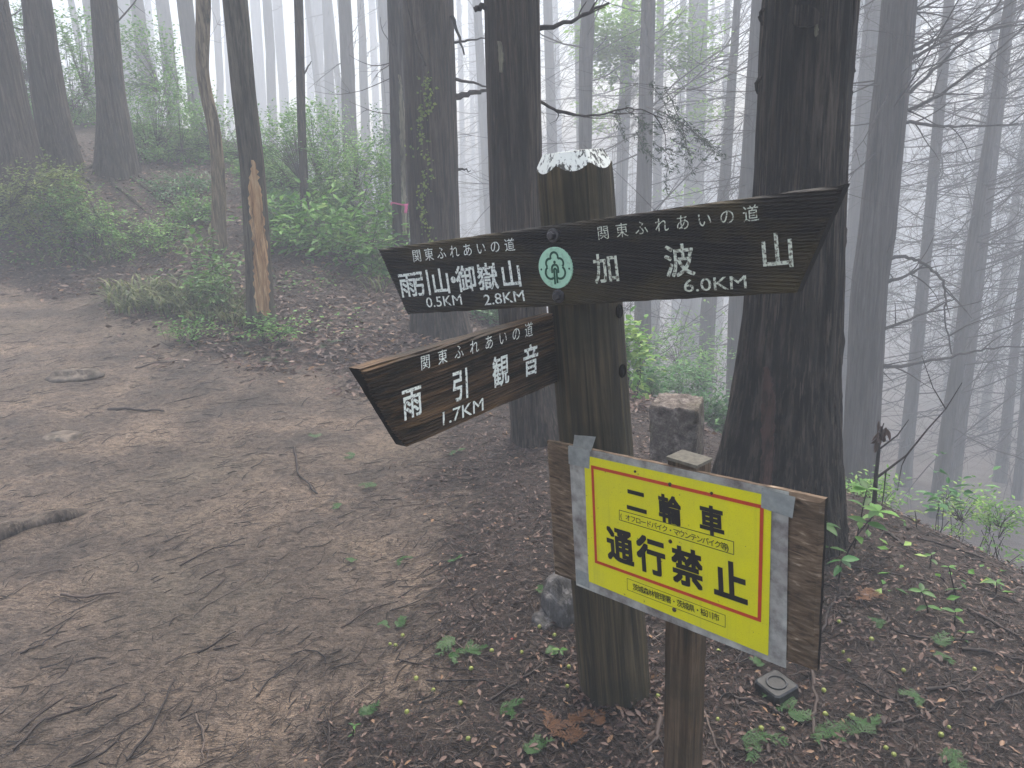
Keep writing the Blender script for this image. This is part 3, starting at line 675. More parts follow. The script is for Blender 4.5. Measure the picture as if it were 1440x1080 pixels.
def trunk_patch(t, pts, name, mat, lift=.004, amp=.0):
    """a strip lying on the trunk of t; pts (px_left, px_right, py), on the side that faces the path"""
    e, b, PP, RR = TREES[t]; V = []; rg = np.random.default_rng(5); n = len(pts)
    ys = np.linspace(pts[0][2], pts[-1][2], max(8, int(abs(pts[-1][2] - pts[0][2]) / 4)))
    pa = np.array(pts, float)
    for py in ys:
        l = np.interp(py, pa[:, 2], pa[:, 0]); r = np.interp(py, pa[:, 2], pa[:, 1]); row = []
        jl, jr = rg.normal(0, amp, 2)
        for px in np.linspace(l + jl, r + jr, 7):
            rr_ = ray(px, py); Yc = b[1]; z = EYE[2] + rr_[2] * Yc / rr_[1]; c, rad = axis_at(PP, RR, z)
            # nearest point of the ray to the axis, pushed to the trunk surface
            o2 = EYE[:2] - c[:2]; d2 = rr_[:2]; A_ = d2 @ d2; B_ = 2 * o2 @ d2; R_ = rad + lift; C_ = o2 @ o2 - R_ * R_; D = B_ * B_ - 4 * A_ * C_
            tt = (-B_ - math.sqrt(D)) / (2 * A_) if D > 0 else -B_ / (2 * A_)
            row.append(EYE + rr_ * tt - b)
        V.append(row)
    V = np.array(V); m = 7; i = (np.arange(len(ys) - 1)[:, None] * m + np.arange(m - 1)[None]).ravel()
    ob = mk(name, V.reshape(-1, 3), np.stack([i, i + m, i + m + 1, i + 1], -1), M[mat], e)
    md = ob.modifiers.new('thick', 'SOLIDIFY'); md.thickness = lift * 1.6; md.offset = 0
    return ob

# nearest trunks
tree('massive near-black wet trunk behind the end of the black direction board', [(1140, 0, 128), (1131, 123, 124), (1126, 253, 126), (1117, 420, 132), (1107, 521, 141), (1095, 642, 160), (1088, 706, 174), (1083, 770, 188)],
     2.6, 'bark_near', 220, .014, .085, .10, .2, nb=0, ztop=6.5, key='big')
tree('straight brown trunk directly behind the white-topped post', [(719, 0, 75), (723, 150, 73), (726, 330, 71), (738, 480, 66), (757, 610, 64)], 3.75, 'bark_mid', 150, .025, .065, .18, .15, nb=10, L=1.0, r0=.006, sub=3, ztop=8, key='mid', zb=1.8)
tree('broad grey-brown trunk with climbing ivy beside the boards\' pointed end', [(602, 0, 70), (607, 200, 68), (611, 335, 66), (617, 440, 68)], 6.1, 'bark_mid', 120, .035, .07, .28, .25, nb=16, L=1.1, r0=.008, sub=3, ztop=9, key='ivy', zb=1.8)
tree('grey trunk with a pale strip and pink ribbon touching the ivy trunk', [(556, 0, 23), (560, 200, 22), (564, 340, 22)], 7.6, 'bark_far', 40, .06, .025, .2, .3, nb=14, L=.9, r0=.006, sub=3, key='ribbon', zb=1.8)
tree('fogged thick trunk on the slope edge with long rising branches', [(1265, 0, 46), (1253, 133, 47), (1232, 333, 48), (1222, 400, 47), (1212, 602, 45), (1204, 702, 48)], 8.0, 'bark_far', 90, .05, .06, .2, .3, nb=60, L=3.2, r0=.009, sub=12, ztop=8, key='edge', zb=1.2)
tree('leaning dead trunk with a strip of bare orange wood', [(331, 0, 34), (343, 133, 33), (355, 233, 34), (363, 360, 36), (367, 450, 38)], 5.9, 'bark_olive', 64, .05, .018, .12, .12, nb=0, ztop=4.6, key='bare', name='dead_tree')
tree('thin crooked tan trunk with peeling bark', [(286, 0, 21), (285, 60, 19), (284, 100, 17), (290, 135, 17), (297, 160, 18), (304, 200, 17), (308, 265, 19), (307, 338, 20)], 7.35, 'bark_tan', 40, .05, .016, .2, .1, nb=0, ztop=4.4, key='crooked', name='dead_tree')
tree('dark trunk cut off by the photo edge on the rooty mound', [(-28, 0, 68), (10, 215, 78)], 8.2, 'bark_mid', 70, .05, .05, .25, .3, nb=6, L=1.0, key='moundA', zb=2.2)
tree('leaning dark trunk on the mound, between the edge trunk and the flared one', [(51, 0, 37), (68, 133, 43), (84, 215, 46)], 8.8, 'bark_mid', 70, .05, .05, .28, .3, nb=6, L=1.0, key='moundB', zb=2.2)
tree('flared trunk rising from the crest of the rooty mound', [(146, 0, 35), (156, 133, 37), (163, 215, 46)], 9.0, 'bark_mid', 70, .05, .05, .28, .3, nb=6, L=1.0, key='moundC', zb=2.2)
tree('slim dark trunk with a forked twig among the shrubs', [(420, 0, 13), (424, 180, 12), (427, 240, 12)], 8.6, 'bark_mid', 24, .1, .015, .1, .2, nb=7, L=.6, r0=.006, sub=2, key='slim', zb=1.7)
# trunks standing in the fog, each measured on the photograph
G1, G2 = 'conifer trunks fading in the fog', 'conifers on the foggy slope beyond the edge'
FAR = [
 ('pale trunk just behind the leaning dark mound trunk', [(124, 0, 15), (131, 70, 15)], 15, 8, G1), ('very pale wide trunk beside the flared mound trunk', [(174, 0, 24), (188, 170, 26)], 19, 8, G1),
 ('grey trunk beside the very pale wide one', [(192, 0, 18), (206, 123, 18)], 14, 8, G1), ('faint thread-thin trunk before the mid-grey pair', [(208, 0, 9), (217, 110, 9)], 24, 8, G1),
 ('grey trunk halfway between flared and crooked trunks', [(228, 0, 18), (240, 118, 19)], 15, 8, G1), ('darker grey trunk close beside the crooked tan one', [(260, 0, 22), (273, 130, 19)], 11.5, 6, G1),
 ('pale trunk peeping between crooked and bare-wood trunks', [(304, 0, 11), (309, 130, 10)], 20, 8, G1), ('second pale trunk hidden behind the bare-wood trunk', [(317, 0, 8), (322, 130, 8)], 26, 8, G1),
 ('palest trunk just past the bare-wood trunk', [(359, 0, 14), (367, 140, 14)], 24, 10, G1), ('grey trunk second past the bare-wood trunk', [(376, 0, 13), (383, 160, 13)], 17, 10, G1),
 ('light trunk touching the slim dark one from behind', [(390, 0, 14), (401, 165, 13)], 22, 10, G1), ('faint trunk close after the slim dark one', [(434, 0, 10), (438, 190, 10)], 28, 10, G1),
 ('pale trunk of the close pair after the slim dark one', [(446, 0, 12), (452, 200, 12)], 22, 12, G1), ('darker trunk of the close pair after the slim dark one', [(459, 0, 12), (466, 210, 14)], 17, 12, G1),
 ('dark fogged trunk standing behind the leafy shrub crest', [(485, 0, 18), (494, 250, 21)], 11.5, 14, G1), ('light trunk tucked behind the dark fogged one', [(507, 0, 10), (516, 240, 14)], 16, 14, G1),
 ('faint trunk in the bright gap before the ribbon trunk', [(523, 0, 10), (530, 200, 10)], 26, 12, G1), ('grey trunk next to the ribbon trunk', [(538, 0, 14), (547, 235, 13)], 14.5, 14, G1),
 ('thread-thin trunk in the gap between ivy and brown trunks', [(647, 60, 7), (653, 330, 8)], 24, 16, G1), ('second thread-thin trunk in the gap behind the ivy trunk', [(662, 60, 6), (667, 330, 7)], 28, 16, G1),
 ('faint trunk close against the straight brown trunk', [(674, 60, 8), (679, 330, 8)], 20, 16, G1),
 ('knotty grey trunk above the white post top', [(827, 0, 19), (824, 70, 20), (823, 205, 18)], 9, 20, G1), ('pale trunk in front of the bright green leaves', [(884, 0, 17), (876, 210, 17)], 13.5, 34, G1),
 ('dark trunk behind the hanging needle sprays', [(912, 0, 20), (905, 290, 22), (903, 560, 25)], 8.6, 26, G1), ('light trunk half behind the needle-spray trunk', [(928, 60, 11), (921, 430, 14)], 15, 30, G1),
 ('tapering trunk seen below the black board', [(1037, 0, 10), (1018, 273, 16), (996, 430, 22), (991, 560, 22)], 10.5, 34, G1), ('wide grey trunk half behind the massive dark one', [(1072, 0, 29), (1054, 273, 30), (1039, 430, 30), (1034, 640, 30)], 7.4, 16, G1),
 ('faint trunk in the fog under the black board', [(954, 300, 11), (947, 560, 13)], 21, 30, G1), ('faint trunk beside the tapering one', [(1012, 430, 9), (1009, 560, 9)], 20, 24, G1),
 ('pale trunk between the massive and the slope-edge trunks', [(1230, 0, 25), (1215, 170, 25), (1198, 400, 24)], 11, 24, G1),
 ('straight fogged trunk first down the slope from the edge tree', [(1335, 0, 14), (1304, 340, 15), (1274, 638, 19), (1267, 711, 18)], 9.5, 46, G2), ('dark leaning trunk on the slope, crossing a paler one', [(1420, 0, 13), (1398, 150, 13), (1366, 360, 17), (1350, 489, 17), (1334, 596, 20), (1316, 725, 19)], 7.4, 40, G2),
 ('paler trunk crossed by the dark leaning one', [(1400, 200, 12), (1369, 468, 12), (1352, 596, 15), (1337, 711, 17)], 9, 40, G2), ('fogged trunk behind the slope-edge sapling leaves', [(1450, 300, 11), (1425, 510, 12), (1411, 638, 16), (1396, 745, 15)], 10, 40, G2),
 ('trunk on the slope touching the photo edge', [(1460, 300, 10), (1436, 638, 12), (1425, 745, 13)], 9, 36, G2), ('pale thin trunk down the slope among darker ones', [(1400, 480, 11), (1379, 617, 12), (1371, 694, 12)], 13, 46, G2),
 ('faint thin trunk before the dark leaning one', [(1296, 500, 7), (1287, 681, 8)], 18, 40, G2),
]
for lb_, pts, Y, nb, gp in FAR:
    Y = Y * 1.6 if Y < 12 else 19.5 + (Y - 12) * 2.8
    tree(lb_, pts, Y, 'bark_far', 22 if Y < 12 else 14, .15, .02, .25, .4, nb=nb if nb < 16 else int(nb * (2.6 if nb > 29 else 1.8)), L=1.5 if nb < 16 else 3.2, r0=.006 + .0005 * Y, sub=4 if nb < 16 else 12, group=gp)
rg = np.random.default_rng(77)
for k in range(70):                                          # the rest of the plantation, deep in the fog
    px = rg.uniform(-250, 640) if k < 20 else rg.uniform(640, 1750); Y = rg.uniform(34, 62) if px < 640 else rg.uniform(26, 62)
    w = rg.uniform(.24, .44) * F_PX / Y; dx = (px - 890) * -.065
    nb_ = 6 if px < 640 else 95
    tree('pale straight trunk deep in the fog among many alike', [(px, 0, w * .85), (px + dx, 250, w)], Y, 'bark_far', 10, .4, .015, .1, .3, nb=nb_, L=3.4, r0=.015, sub=7, group='faint trunks deep in the fog', key='far%d' % k)

# parts that the photo shows on single trunks
px_branch('mid', [(757, 40), (785, 36), (820, 22), (857, 4)], 3.75, .013, .005, subs=(3, .15))
px_branch('mid', [(760, 143), (785, 158), (815, 163), (850, 161), (882, 151), (905, 155), (935, 168)], 3.8, .008, .002, subs=(5, .3))
px_branch('mid', [(690, 12), (674, 9), (667, 14)], 3.7, .016, .012)
px_branch('ivy', [(640, 136), (662, 132), (684, 127)], 6.1, .028, .012)
px_branch('ivy', [(640, 111), (660, 115), (684, 122)], 6.1, .014, .007)
px_branch('ivy', [(635, 22), (643, 45), (653, 77)], 6.0, .016, .007)
px_branch('ivy', [(637, 60), (658, 57), (682, 54)], 6.1, .011, .005)
px_branch('ivy', [(640, 239), (650, 239), (662, 240)], 6.1, .016, .004)
px_branch('slim', [(427, 105), (433, 95), (438, 86)], 8.6, .012, .004)
for P_ in ([(1280, 130), (1305, 106), (1335, 78), (1370, 45), (1400, 11), (1425, -30)], [(1281, 153), (1305, 143), (1333, 125), (1360, 106), (1384, 88), (1410, 64), (1450, 28)],
           [(1286, 70), (1303, 63), (1324, 50), (1350, 38), (1379, 23)], [(1286, 81), (1312, 66), (1342, 50), (1385, 42), (1450, 33)], [(1277, 171), (1310, 176), (1342, 178), (1390, 177), (1432, 174)],
           [(1290, 14), (1305, 8), (1330, -6)], [(1257, 361), (1278, 362), (1295, 368), (1312, 380), (1327, 395), (1330, 420), (1329, 446), (1338, 498)],
           [(1244, 515), (1268, 515), (1300, 508), (1338, 502), (1365, 495), (1393, 489), (1450, 487)], [(1262, 392), (1280, 386), (1296, 375)], [(1248, 461), (1290, 445), (1342, 421)]):
    px_branch('edge', [(P_[0][0] - 16, P_[0][1] + 5)] + P_, 7.9, .022, .007, subs=(5, .5))
for P_ in ([(1196, 42), (1203, 52), (1198, 66)], [(1194, 84), (1202, 92), (1197, 108)], [(1192, 118), (1198, 130), (1194, 150)], [(1190, 170), (1195, 190), (1191, 215)], [(1074, 12), (1068, 24), (1072, 36)], [(1069, 108), (1062, 120), (1066, 132)], [(1185, 300), (1190, 330), (1184, 372)], [(1181, 440), (1187, 480), (1181, 520)]):
    px_branch('big', P_, 2.6, .007, .004, 'bark_flap', 6, (), 'bark_near')
trunk_patch('big', [(1122, 1140, 8), (1112, 1152, 18), (1110, 1154, 26), (1114, 1150, 33), (1122, 1142, 38)], 'knot', 'bark_near', .022, 1.5)
trunk_patch('big', [(1146, 1149, 30), (1145, 1150, 45), (1147, 1148, 52)], 'resin_drip', 'lichen', .016, .5)
trunk_patch('edge', [(1262, 1263, 250), (1256, 1259, 300), (1252, 1254, 390)], 'resin_drip', 'lichen', .03, .5) if False else None
for t_, lst in (('moundC', ([(160, 236), (185, 250), (215, 268), (250, 292), (262, 305)], [(165, 240), (200, 262), (240, 290)], [(150, 238), (160, 260), (190, 285), (205, 300)], [(170, 236), (210, 256), (250, 280)], [(140, 232), (120, 240), (105, 245)])), ('moundB', ([(95, 236), (115, 248), (130, 262)], [(80, 238), (70, 255), (62, 270)])), ('moundA', ([(15, 245), (30, 258), (40, 270)], [(5, 248), (2, 270)]))):
    e_, b_ = TREES[t_][:2]
    for pts in lst:
        W_ = np.array([ground(*p) for p in pts]); n = 4 * (len(W_) - 1) + 1; t = np.linspace(0, len(W_) - 1, n); Q = np.stack([np.interp(t, range(len(W_)), W_[:, c]) for c in range(3)], -1); Q[:, 2] = zt(Q[:, 0], Q[:, 1]) + .012
        mb = MB(); mb.tube(Q - b_, np.linspace(.034, .008, n), 7); mb.build('root', M['bark_mid'], e_)
trunk_patch('bare', [(354, 358, 225), (350, 366, 262), (354, 374, 330), (358, 379, 400), (362, 378, 446)], 'bare_wood', 'bare', .006, 1.4)
trunk_patch('big', [(1076, 1081, 516), (1073, 1090, 560), (1072, 1089, 620), (1068, 1086, 690)], 'bark_scar', 'scar', .012, 1.0)
trunk_patch('ribbon', [(560, 563, 105), (562, 569, 160), (564, 570, 240), (566, 572, 330)], 'pale_strip', 'lichen', .006, .6)
trunk_patch('mid', [(701, 704, 58), (702, 708, 80), (704, 707, 102)], 'lichen_patch', 'lichen', .012, .4)
# ------------------------------------------------------------------ plants
def sc_at(px, py, Y): return Y / ray(px, py)[1] / F_PX
def shrub(label, cx, cy, rx, ry, Y, mat, ls, ncl, k=13, name='shrub', cat='shrub', group=None, tone=0.0, dep=.9, parent=None, big=False):
    rg = np.random.default_rng(int(cx * 13 + cy * 7)); C = aty(cx, cy, Y); q = sc_at(cx, cy, Y); R = np.array([rx * q, rx * q * dep, ry * q]); ncl = int(ncl * 1.55) if ls < .07 else ncl
    if parent is None: b = np.array([C[0], C[1], zg(C[0], C[1])]); e = empty(name, b, label, cat, group)
    else: e, b = parent
    d = rg.normal(0, 1, (ncl, 3)); d /= np.linalg.norm(d, axis=1)[:, None]; P = C + d * R * rg.uniform(.25, 1.0, (ncl, 1)) ** .6
    lump = fbm(P * (1.6 / max(R[0], .15)) + cx, 2); keep = lump > np.quantile(lump, .22); P = P[keep]
    if name == 'shrub' and ncl > 50:
        nl = len(P) // 3; P[:nl, 2] = zt(P[:nl, 0], P[:nl, 1]) + (np.maximum(C[2] - zt(P[:nl, 0], P[:nl, 1]), .1)) * rg.uniform(.1, 1.0, nl)
    gz_ = zt(P[:, 0], P[:, 1]); P[:, 2] = np.maximum(P[:, 2], gz_ + .04 + .1 * rg.uniform(0, 1, len(P)))
    fo, sm = MB(), MB(); root = b + np.array([0, 0, -.03]); nstem = 9; mids = [root + np.append(rg.normal(0, R[0] * .5, 2), max(.05, (C[2] - b[2]) * rg.uniform(.45, 1.0))) for _ in range(nstem)]
    hs = max(.003, .007 * min(R[2], 1.2))
    for m_ in mids:
        r0_ = root + np.append((m_ - root)[:2] * .45, 0); T_ = np.array([r0_ + (m_ - r0_) * t + rg.normal(0, .02, 3) * t for t in np.linspace(0, 1, 5)]); sm.tube(T_ - b, np.linspace(hs, hs * .5, 5), 5)
    for p in P:
        o2 = mids[int(np.argmin([np.linalg.norm(p - m_) for m_ in mids]))]; ax_ = p - o2; L = np.linalg.norm(ax_) + 1e-6
        bend = np.array([(o2 + ax_ * t + np.array([0, 0, .12 * L * math.sin(math.pi * t)])) for t in (0, .35, .7, 1)]); sm.tube(bend - b, np.linspace(hs * .4, .0012, 4), 3)
        dr = ax_ / L * np.array([1, 1, .45]) + np.array([0, 0, .1]); dr += rg.normal(0, .25, 3); dr /= np.linalg.norm(dr)
        side = np.cross(dr, [0, 0, 1]); side /= np.linalg.norm(side) + 1e-9; n_ = rg.integers(int(k * .6), int(k * 1.3) + 1); t = np.linspace(-.4, 1, n_); sg = np.where(np.arange(n_) % 2, 1, -1)
        LP_ = p + dr * (t[:, None] * ls * 3.2) + rg.normal(0, ls * .35, (n_, 3)); LD = dr * .7 + side * (sg * rg.uniform(.5, 1.1, n_))[:, None] + np.array([0, 0, -.2]) + rg.normal(0, .22, (n_, 3))
        LN = np.array([0, 0, 1.0]) + rg.normal(0, .33, (n_, 3))
        leaves_into(fo, LP_ - b, LD, LN, ls * rg.uniform(.65, 1.2, n_), .45, .1, np.clip(rg.uniform(0, 1, n_) * .55 + lump.mean() * .25 + rg.uniform(0, .3) + tone, 0, 1), big)
    fo.build('foliage', M[mat], e, smooth=False); sm.build('stem', M['twig'], e)
    return e, b
SG = 'shrubs along the foggy bank'
shrub('hazy shrub filling the gap right behind the bare-wood trunk', 380, 275, 48, 95, 9.6, 'leaf', .05, 230, group=SG)
shrub('tall loose shrub rising between the dark fogged trunk and the slim one', 465, 205, 50, 62, 10.4, 'leaf', .05, 200, tone=.1, group=SG)
shrub('pale bush low behind the grey ribbon trunk', 560, 290, 30, 70, 8.9, 'leaf', .045, 130, group=SG)
shrub('distant hazy bush over the flared trunk\'s shoulder', 215, 110, 62, 75, 11.6, 'leaf', .06, 300, group=SG)
shrub('distant hazy bush in the gap behind the leaning mound trunks', 112, 150, 34, 80, 11.8, 'leaf', .055, 160, group=SG)
shrub('leafy sprawl on the bank between the yellow-green bush and the crooked trunk', 205, 330, 60, 22, 7.4, 'leaf', .035, 90, tone=.1, group=SG)
shrub('round bush on the bank under the wide dark shrub', 275, 318, 34, 30, 7.9, 'leaf', .04, 90, group=SG)
shrub('tall fogged evergreen bush behind the leaning mound trunks', 72, 110, 86, 130, 11.2, 'leaf', .065, 520, group=SG)
shrub('wide dark shrub between the flared trunk and the crooked tan one', 238, 215, 70, 105, 9.9, 'leaf', .052, 560, group=SG)
shrub('shrub half hidden behind the crooked tan trunk', 310, 220, 48, 85, 10.2, 'leaf', .05, 300, group=SG)
shrub('low bush at the foot of the flared trunk\'s bank', 262, 290, 50, 42, 8.6, 'leaf_dark', .04, 90, group=SG)
shrub('pale fogged shrub just behind the bare-wood trunk\'s upper part', 395, 205, 50, 60, 10.8, 'leaf', .052, 260, group=SG)
shrub('broad green shrub around the slim dark trunk', 425, 250, 76, 92, 9.0, 'leaf', .05, 560, group=SG)
shrub('leafy shrub crest in front of the dark fogged trunk', 505, 262, 60, 66, 8.6, 'leaf', .048, 420, tone=.1, group=SG)
shrub('airy shrub rising beside the ribbon trunk', 540, 215, 26, 70, 9.4, 'leaf_dark', .045, 110, group=SG)
shrub('nearer large-leaved shrub right beside the bare-wood trunk', 440, 335, 70, 52, 7.7, 'leaf', .085, 170, 10, group=SG, big=True)
shrub('large-leaved shrub below the pointed end of the black board', 512, 345, 46, 64, 7.4, 'leaf', .075, 150, 10, group=SG, big=True)
shrub('low shrub against the far side of the bare-wood trunk', 400, 330, 30, 60, 8.0, 'leaf_dark', .05, 110, group=SG)
YB = float(ground(62, 338)[1])
shrub('yellow-green bush on the bank below the leaning mound trunk', 62, 275, 62, 48, YB, 'leaf_yellow', .042, 330, group=SG)
shrub('greener bush beside the yellow-green one on the bank', 112, 298, 48, 36, YB - .1, 'leaf', .042, 220, tone=.15, group=SG)
shrub('small bush cut by the photo edge on the bank', 6, 300, 32, 40, YB - .05, 'leaf_yellow', .042, 100, group=SG)
shrub('broad-leaved sprout under the crooked tan trunk', 292, 372, 34, 24, 6.6, 'leaf_bright', .075, 34, 7, group=SG, big=True)
shrub('bright leafy weed by the bamboo grass, beside the bare-wood trunk', 302, 400, 34, 30, 6.2, 'leaf_bright', .05, 60, 9, group=SG)
shrub('low weed on the path rim under the bamboo grass', 262, 470, 36, 10, 5.5, 'leaf', .035, 40, 8, group=SG)
shrub('leafy tuft at the foot of the bare-wood trunk', 385, 468, 32, 12, 5.5, 'leaf', .04, 36, 8, group=SG)
shrub('teal fogged bush seen through the slit between the two boards', 700, 452, 46, 30, 7.0, 'leaf_dark', .05, 120, group=SG)
shrub('leafy bush touching the post just under the black board', 890, 480, 20, 34, 5.0, 'leaf', .06, 46, 9, tone=.25, group=SG, big=True)
shrub('bush below the leafy one, beside the post', 905, 545, 26, 34, 5.6, 'leaf_dark', .05, 60, group=SG)
shrub('green bush directly behind the square stone', 965, 540, 46, 30, 6.4, 'leaf_dark', .045, 110, tone=.1, group=SG)
shrub('bush squeezed between the square stone and the massive trunk', 1005, 600, 20, 62, 5.2, 'leaf_dark', .045, 70, group=SG)
shrub('hazy shrub farther back above the square stone', 960, 500, 70, 40, 8.0, 'leaf', .05, 150, group=SG)
shrub('low bush on the slope edge behind the massive trunk', 1230, 700, 36, 20, 3.6, 'leaf', .03, 60, tone=.15, group=SG)
shrub('thin spreading bush on the slope edge with pale small leaves', 1362, 715, 42, 26, 3.5, 'leaf', .026, 60, 10, tone=.3, group=SG)
shrub('small-leaved bush at the slope edge nearest the photo border', 1412, 728, 30, 26, 3.4, 'leaf', .026, 44, 10, tone=.2, group=SG)
shrub('dark flat-leaved seedling shrub on the crest of the slope edge', 1318, 694, 30, 9, 3.4, 'leaf_dark', .06, 9, 6, group=SG, big=True)
rt2 = shrub('backlit yellow-green broadleaf tree far behind the boards', 880, 55, 62, 62, 15.5, 'leaf_spring', .13, 330, name='broadleaf_tree', cat='tree', dep=.6)
shrub('', 965, 70, 44, 60, 15.5, 'leaf_spring', .13, 160, parent=rt2, dep=.6)
shrub('', 850, 165, 26, 26, 15.5, 'leaf_spring', .10, 40, parent=rt2, dep=.6)
shrub('', 975, 160, 24, 24, 15.5, 'leaf_spring', .10, 30, parent=rt2, dep=.6)
# hanging needle sprays on the dark trunk beyond the post
e_, b_ = TREES['dark trunk behind the hanging needle sprays'][:2]; fo, sm = MB(), MB(); rg = np.random.default_rng(3)
for (cx, cy) in ((872, 168), (905, 168), (918, 180), (940, 168), (952, 176), (962, 186), (976, 178), (988, 192), (930, 205), (950, 212), (900, 195), (925, 132), (945, 138), (992, 200), (960, 205), (890, 160), (912, 215), (940, 232)):
    p = aty(cx, cy, 6.6); d = np.array([rg.uniform(.1, .9), rg.normal(0, .3), -rg.uniform(.1, .7)])
    Q = curve_branch(p - d * .12, d, .3, 6, -.05, .12, rg); sm.tube(Q - b_, np.linspace(.004, .001, 7), 3)
    for i in range(7):
        for _ in range(9):
            leaves_into(fo, [Q[i] - b_ + rg.normal(0, .012, 3)], [d + rg.normal(0, .7, 3)], [rg.normal(0, 1, 3)], rg.uniform(.02, .05), .3)
fo.build('needle_foliage', M['needle'], e_, smooth=False); sm.build('branch', M['twig'], e_)
px_branch('dark trunk behind the hanging needle sprays', [(908, 150, 11.9), (915, 152, 8.4), (935, 158, 6.6), (965, 178, 6.6), (995, 200, 6.6)], 6.6, .008, .003)
# ivy that climbs the broad trunk
e_, b_, PPi, RRi = TREES['ivy']; iv = empty('climbing_ivy', b_, 'thin ivy climbing the broad grey-brown trunk in a ragged line', 'ivy'); fo, sm = MB(), MB(); ln = []
for py in range(108, 345, 3):
    px = 596 + 6 * math.sin(py * .06) + (py - 108) * .018; r_ = ray(px, py); c, rad = axis_at(PPi, RRi, EYE[2] + r_[2] * b_[1] / r_[1]); p = EYE + r_ * ((b_[1] - rad * .98) / r_[1]); ln.append(p - b_)
    for _ in range(5 if py < 170 else 3):
        leaves_into(fo, [p - b_ + np.array([rg.normal(0, .022 if py < 200 or py > 215 else .07), -rg.uniform(.0, .03), rg.normal(0, .015)])], [rg.normal(0, 1, 3) + np.array([0, -.3, -.5])], [[rg.normal(0, .4), -1, .5]], rg.uniform(.016, .034), .8, rnd=rg.uniform(.3, 1))
sm.tube(np.array(ln), .004, 4); fo.build('foliage', M['leaf_yellow'], iv, smooth=False); sm.build('stem', M['twig'], iv)
# pink ribbon
e_, b_, PPi, RRi = TREES['ribbon']; p = aty(571, 287, 7.42); mb = MB()
q_ = sc_at(571, 287, 7.42); c, rad = axis_at(PPi, RRi, p[2]); tt = np.linspace(0, 2 * math.pi, 25)
g_ = flat('pink_tape', (.62, .10, .26), .45, .5, .1)
rb = empty('marker_ribbon', p, 'pink marker ribbon tied round the grey trunk with a pale strip', 'ribbon')
V = [[c[0] + (rad * 1.22) * math.cos(t) - p[0], c[1] + rad * 1.22 * math.sin(t) - p[1], c[2] + z - p[2] + .012 * math.sin(2 * t)] for z in (-.008, .008) for t in tt]
bn = mk('band', V, [[i, i + 1, 25 + i + 1, 25 + i] for i in range(24)], g_, rb); bn.modifiers.new('t', 'SOLIDIFY').thickness = .002
V = []
for k_ in range(6):
    for s_ in (-1, 1): V.append([.004 * math.sin(k_) + s_ * .014, -.03 - .004 * k_, -.016 * k_])
tl_ = mk('tail', V, [[2 * i, 2 * i + 1, 2 * i + 3, 2 * i + 2] for i in range(5)], g_, rb); tl_.modifiers.new('t', 'SOLIDIFY').thickness = .002
# leafless sapling on the slope edge, a few dead leaves still on it
bs = ground(1229, 712); sa = empty('bare_sapling', bs, 'leafless dark sapling leaning over the slope edge beside the edge trunk', 'sapling'); sm, fo = MB(), MB()
def spath(pts, Y): 
    P = np.array([aty(*p, Y) for p in pts]); n = 5 * (len(P) - 1) + 1; t = np.linspace(0, len(P) - 1, n); return np.stack([np.interp(t, range(len(P)), P[:, c]) for c in range(3)], -1)
YS = bs[1]
for pts, r0, r1 in (([(1229, 716), (1232, 670), (1236, 632)], .010, .007), ([(1236, 632), (1262, 612), (1278, 590)], .004, .0015), ([(1232, 672), (1246, 662), (1275, 640), (1304, 604), (1330, 575), (1353, 538)], .006, .0015),
                    ([(1236, 632), (1238, 610), (1243, 595)], .005, .002), ([(1275, 640), (1268, 655), (1262, 690)], .003, .001), ([(1246, 662), (1243, 690), (1240, 712)], .003, .002), ([(1330, 575), (1312, 545), (1296, 500)], .003, .001)):
    sm.tube(spath(pts, YS) - bs, np.linspace(r0, r1, 5 * (len(pts) - 1) + 1), 5)
for _ in range(14): leaves_into(fo, [aty(1240 + rg.normal(0, 5), 612 + rg.normal(0, 8), YS) - bs], [[rg.normal(0, .4), rg.normal(0, .4), -1]], [[rg.normal(0, 1), -1, .2]], rg.uniform(.03, .06), .45, .2, .4, True)
sm.build('stem', M['twig'], sa); fo.build('dead_leaf_cluster', M['litter'], sa, smooth=False)

# ------------------------------------------------------------------ small things on the ground, each with a label that finds it
LMK = [((868, 972), "the round post's foot"), ((965, 1075), "the notice's stake"), ((790, 858), 'the grey rock'), ((1090, 968), 'the black cap'), ((1110, 780), 'the massive trunk'), ((365, 455), 'the bare-wood trunk'),
       ((100, 528), 'the flat path stone'), ((620, 470), 'the ivy trunk'), ((757, 618), 'the straight brown trunk'), ((70, 735), 'the half-buried root'), ((1330, 880), 'the bright seedlings'), ((540, 625), "the brown board's tip"), ((1420, 1060), "the photo's lower-right corner"), ((20, 1060), "the photo's lower-left corner")]
ORD = ['nearest', 'second nearest', 'third nearest', 'fourth nearest', 'fifth nearest', 'sixth nearest', 'seventh nearest', 'eighth nearest', 'ninth nearest', 'tenth nearest']
def labels(kind, pts):
    """unique wording: landmark, side of it and order of distance, as they appear in the photo"""
    rec = []
    for i, (x, y) in enumerate(pts):
        d, (l, nm) = min((math.hypot(x - l[0], y - l[1]), (l, nm)) for l, nm in LMK)
        side = ('below' if y > l[1] else 'above') if abs(y - l[1]) > abs(x - l[0]) else ('to the right of' if x > l[0] else 'to the left of'); rec.append((nm, side, d, i))
    out = [None] * len(pts)
    for key in {(r[0], r[1]) for r in rec}:
        for k_, r in enumerate(sorted((r for r in rec if (r[0], r[1]) == key), key=lambda r: r[2])): out[r[3]] = f'{kind} {key[1]} {key[0]}, {ORD[min(k_, 9)]}'
    return out
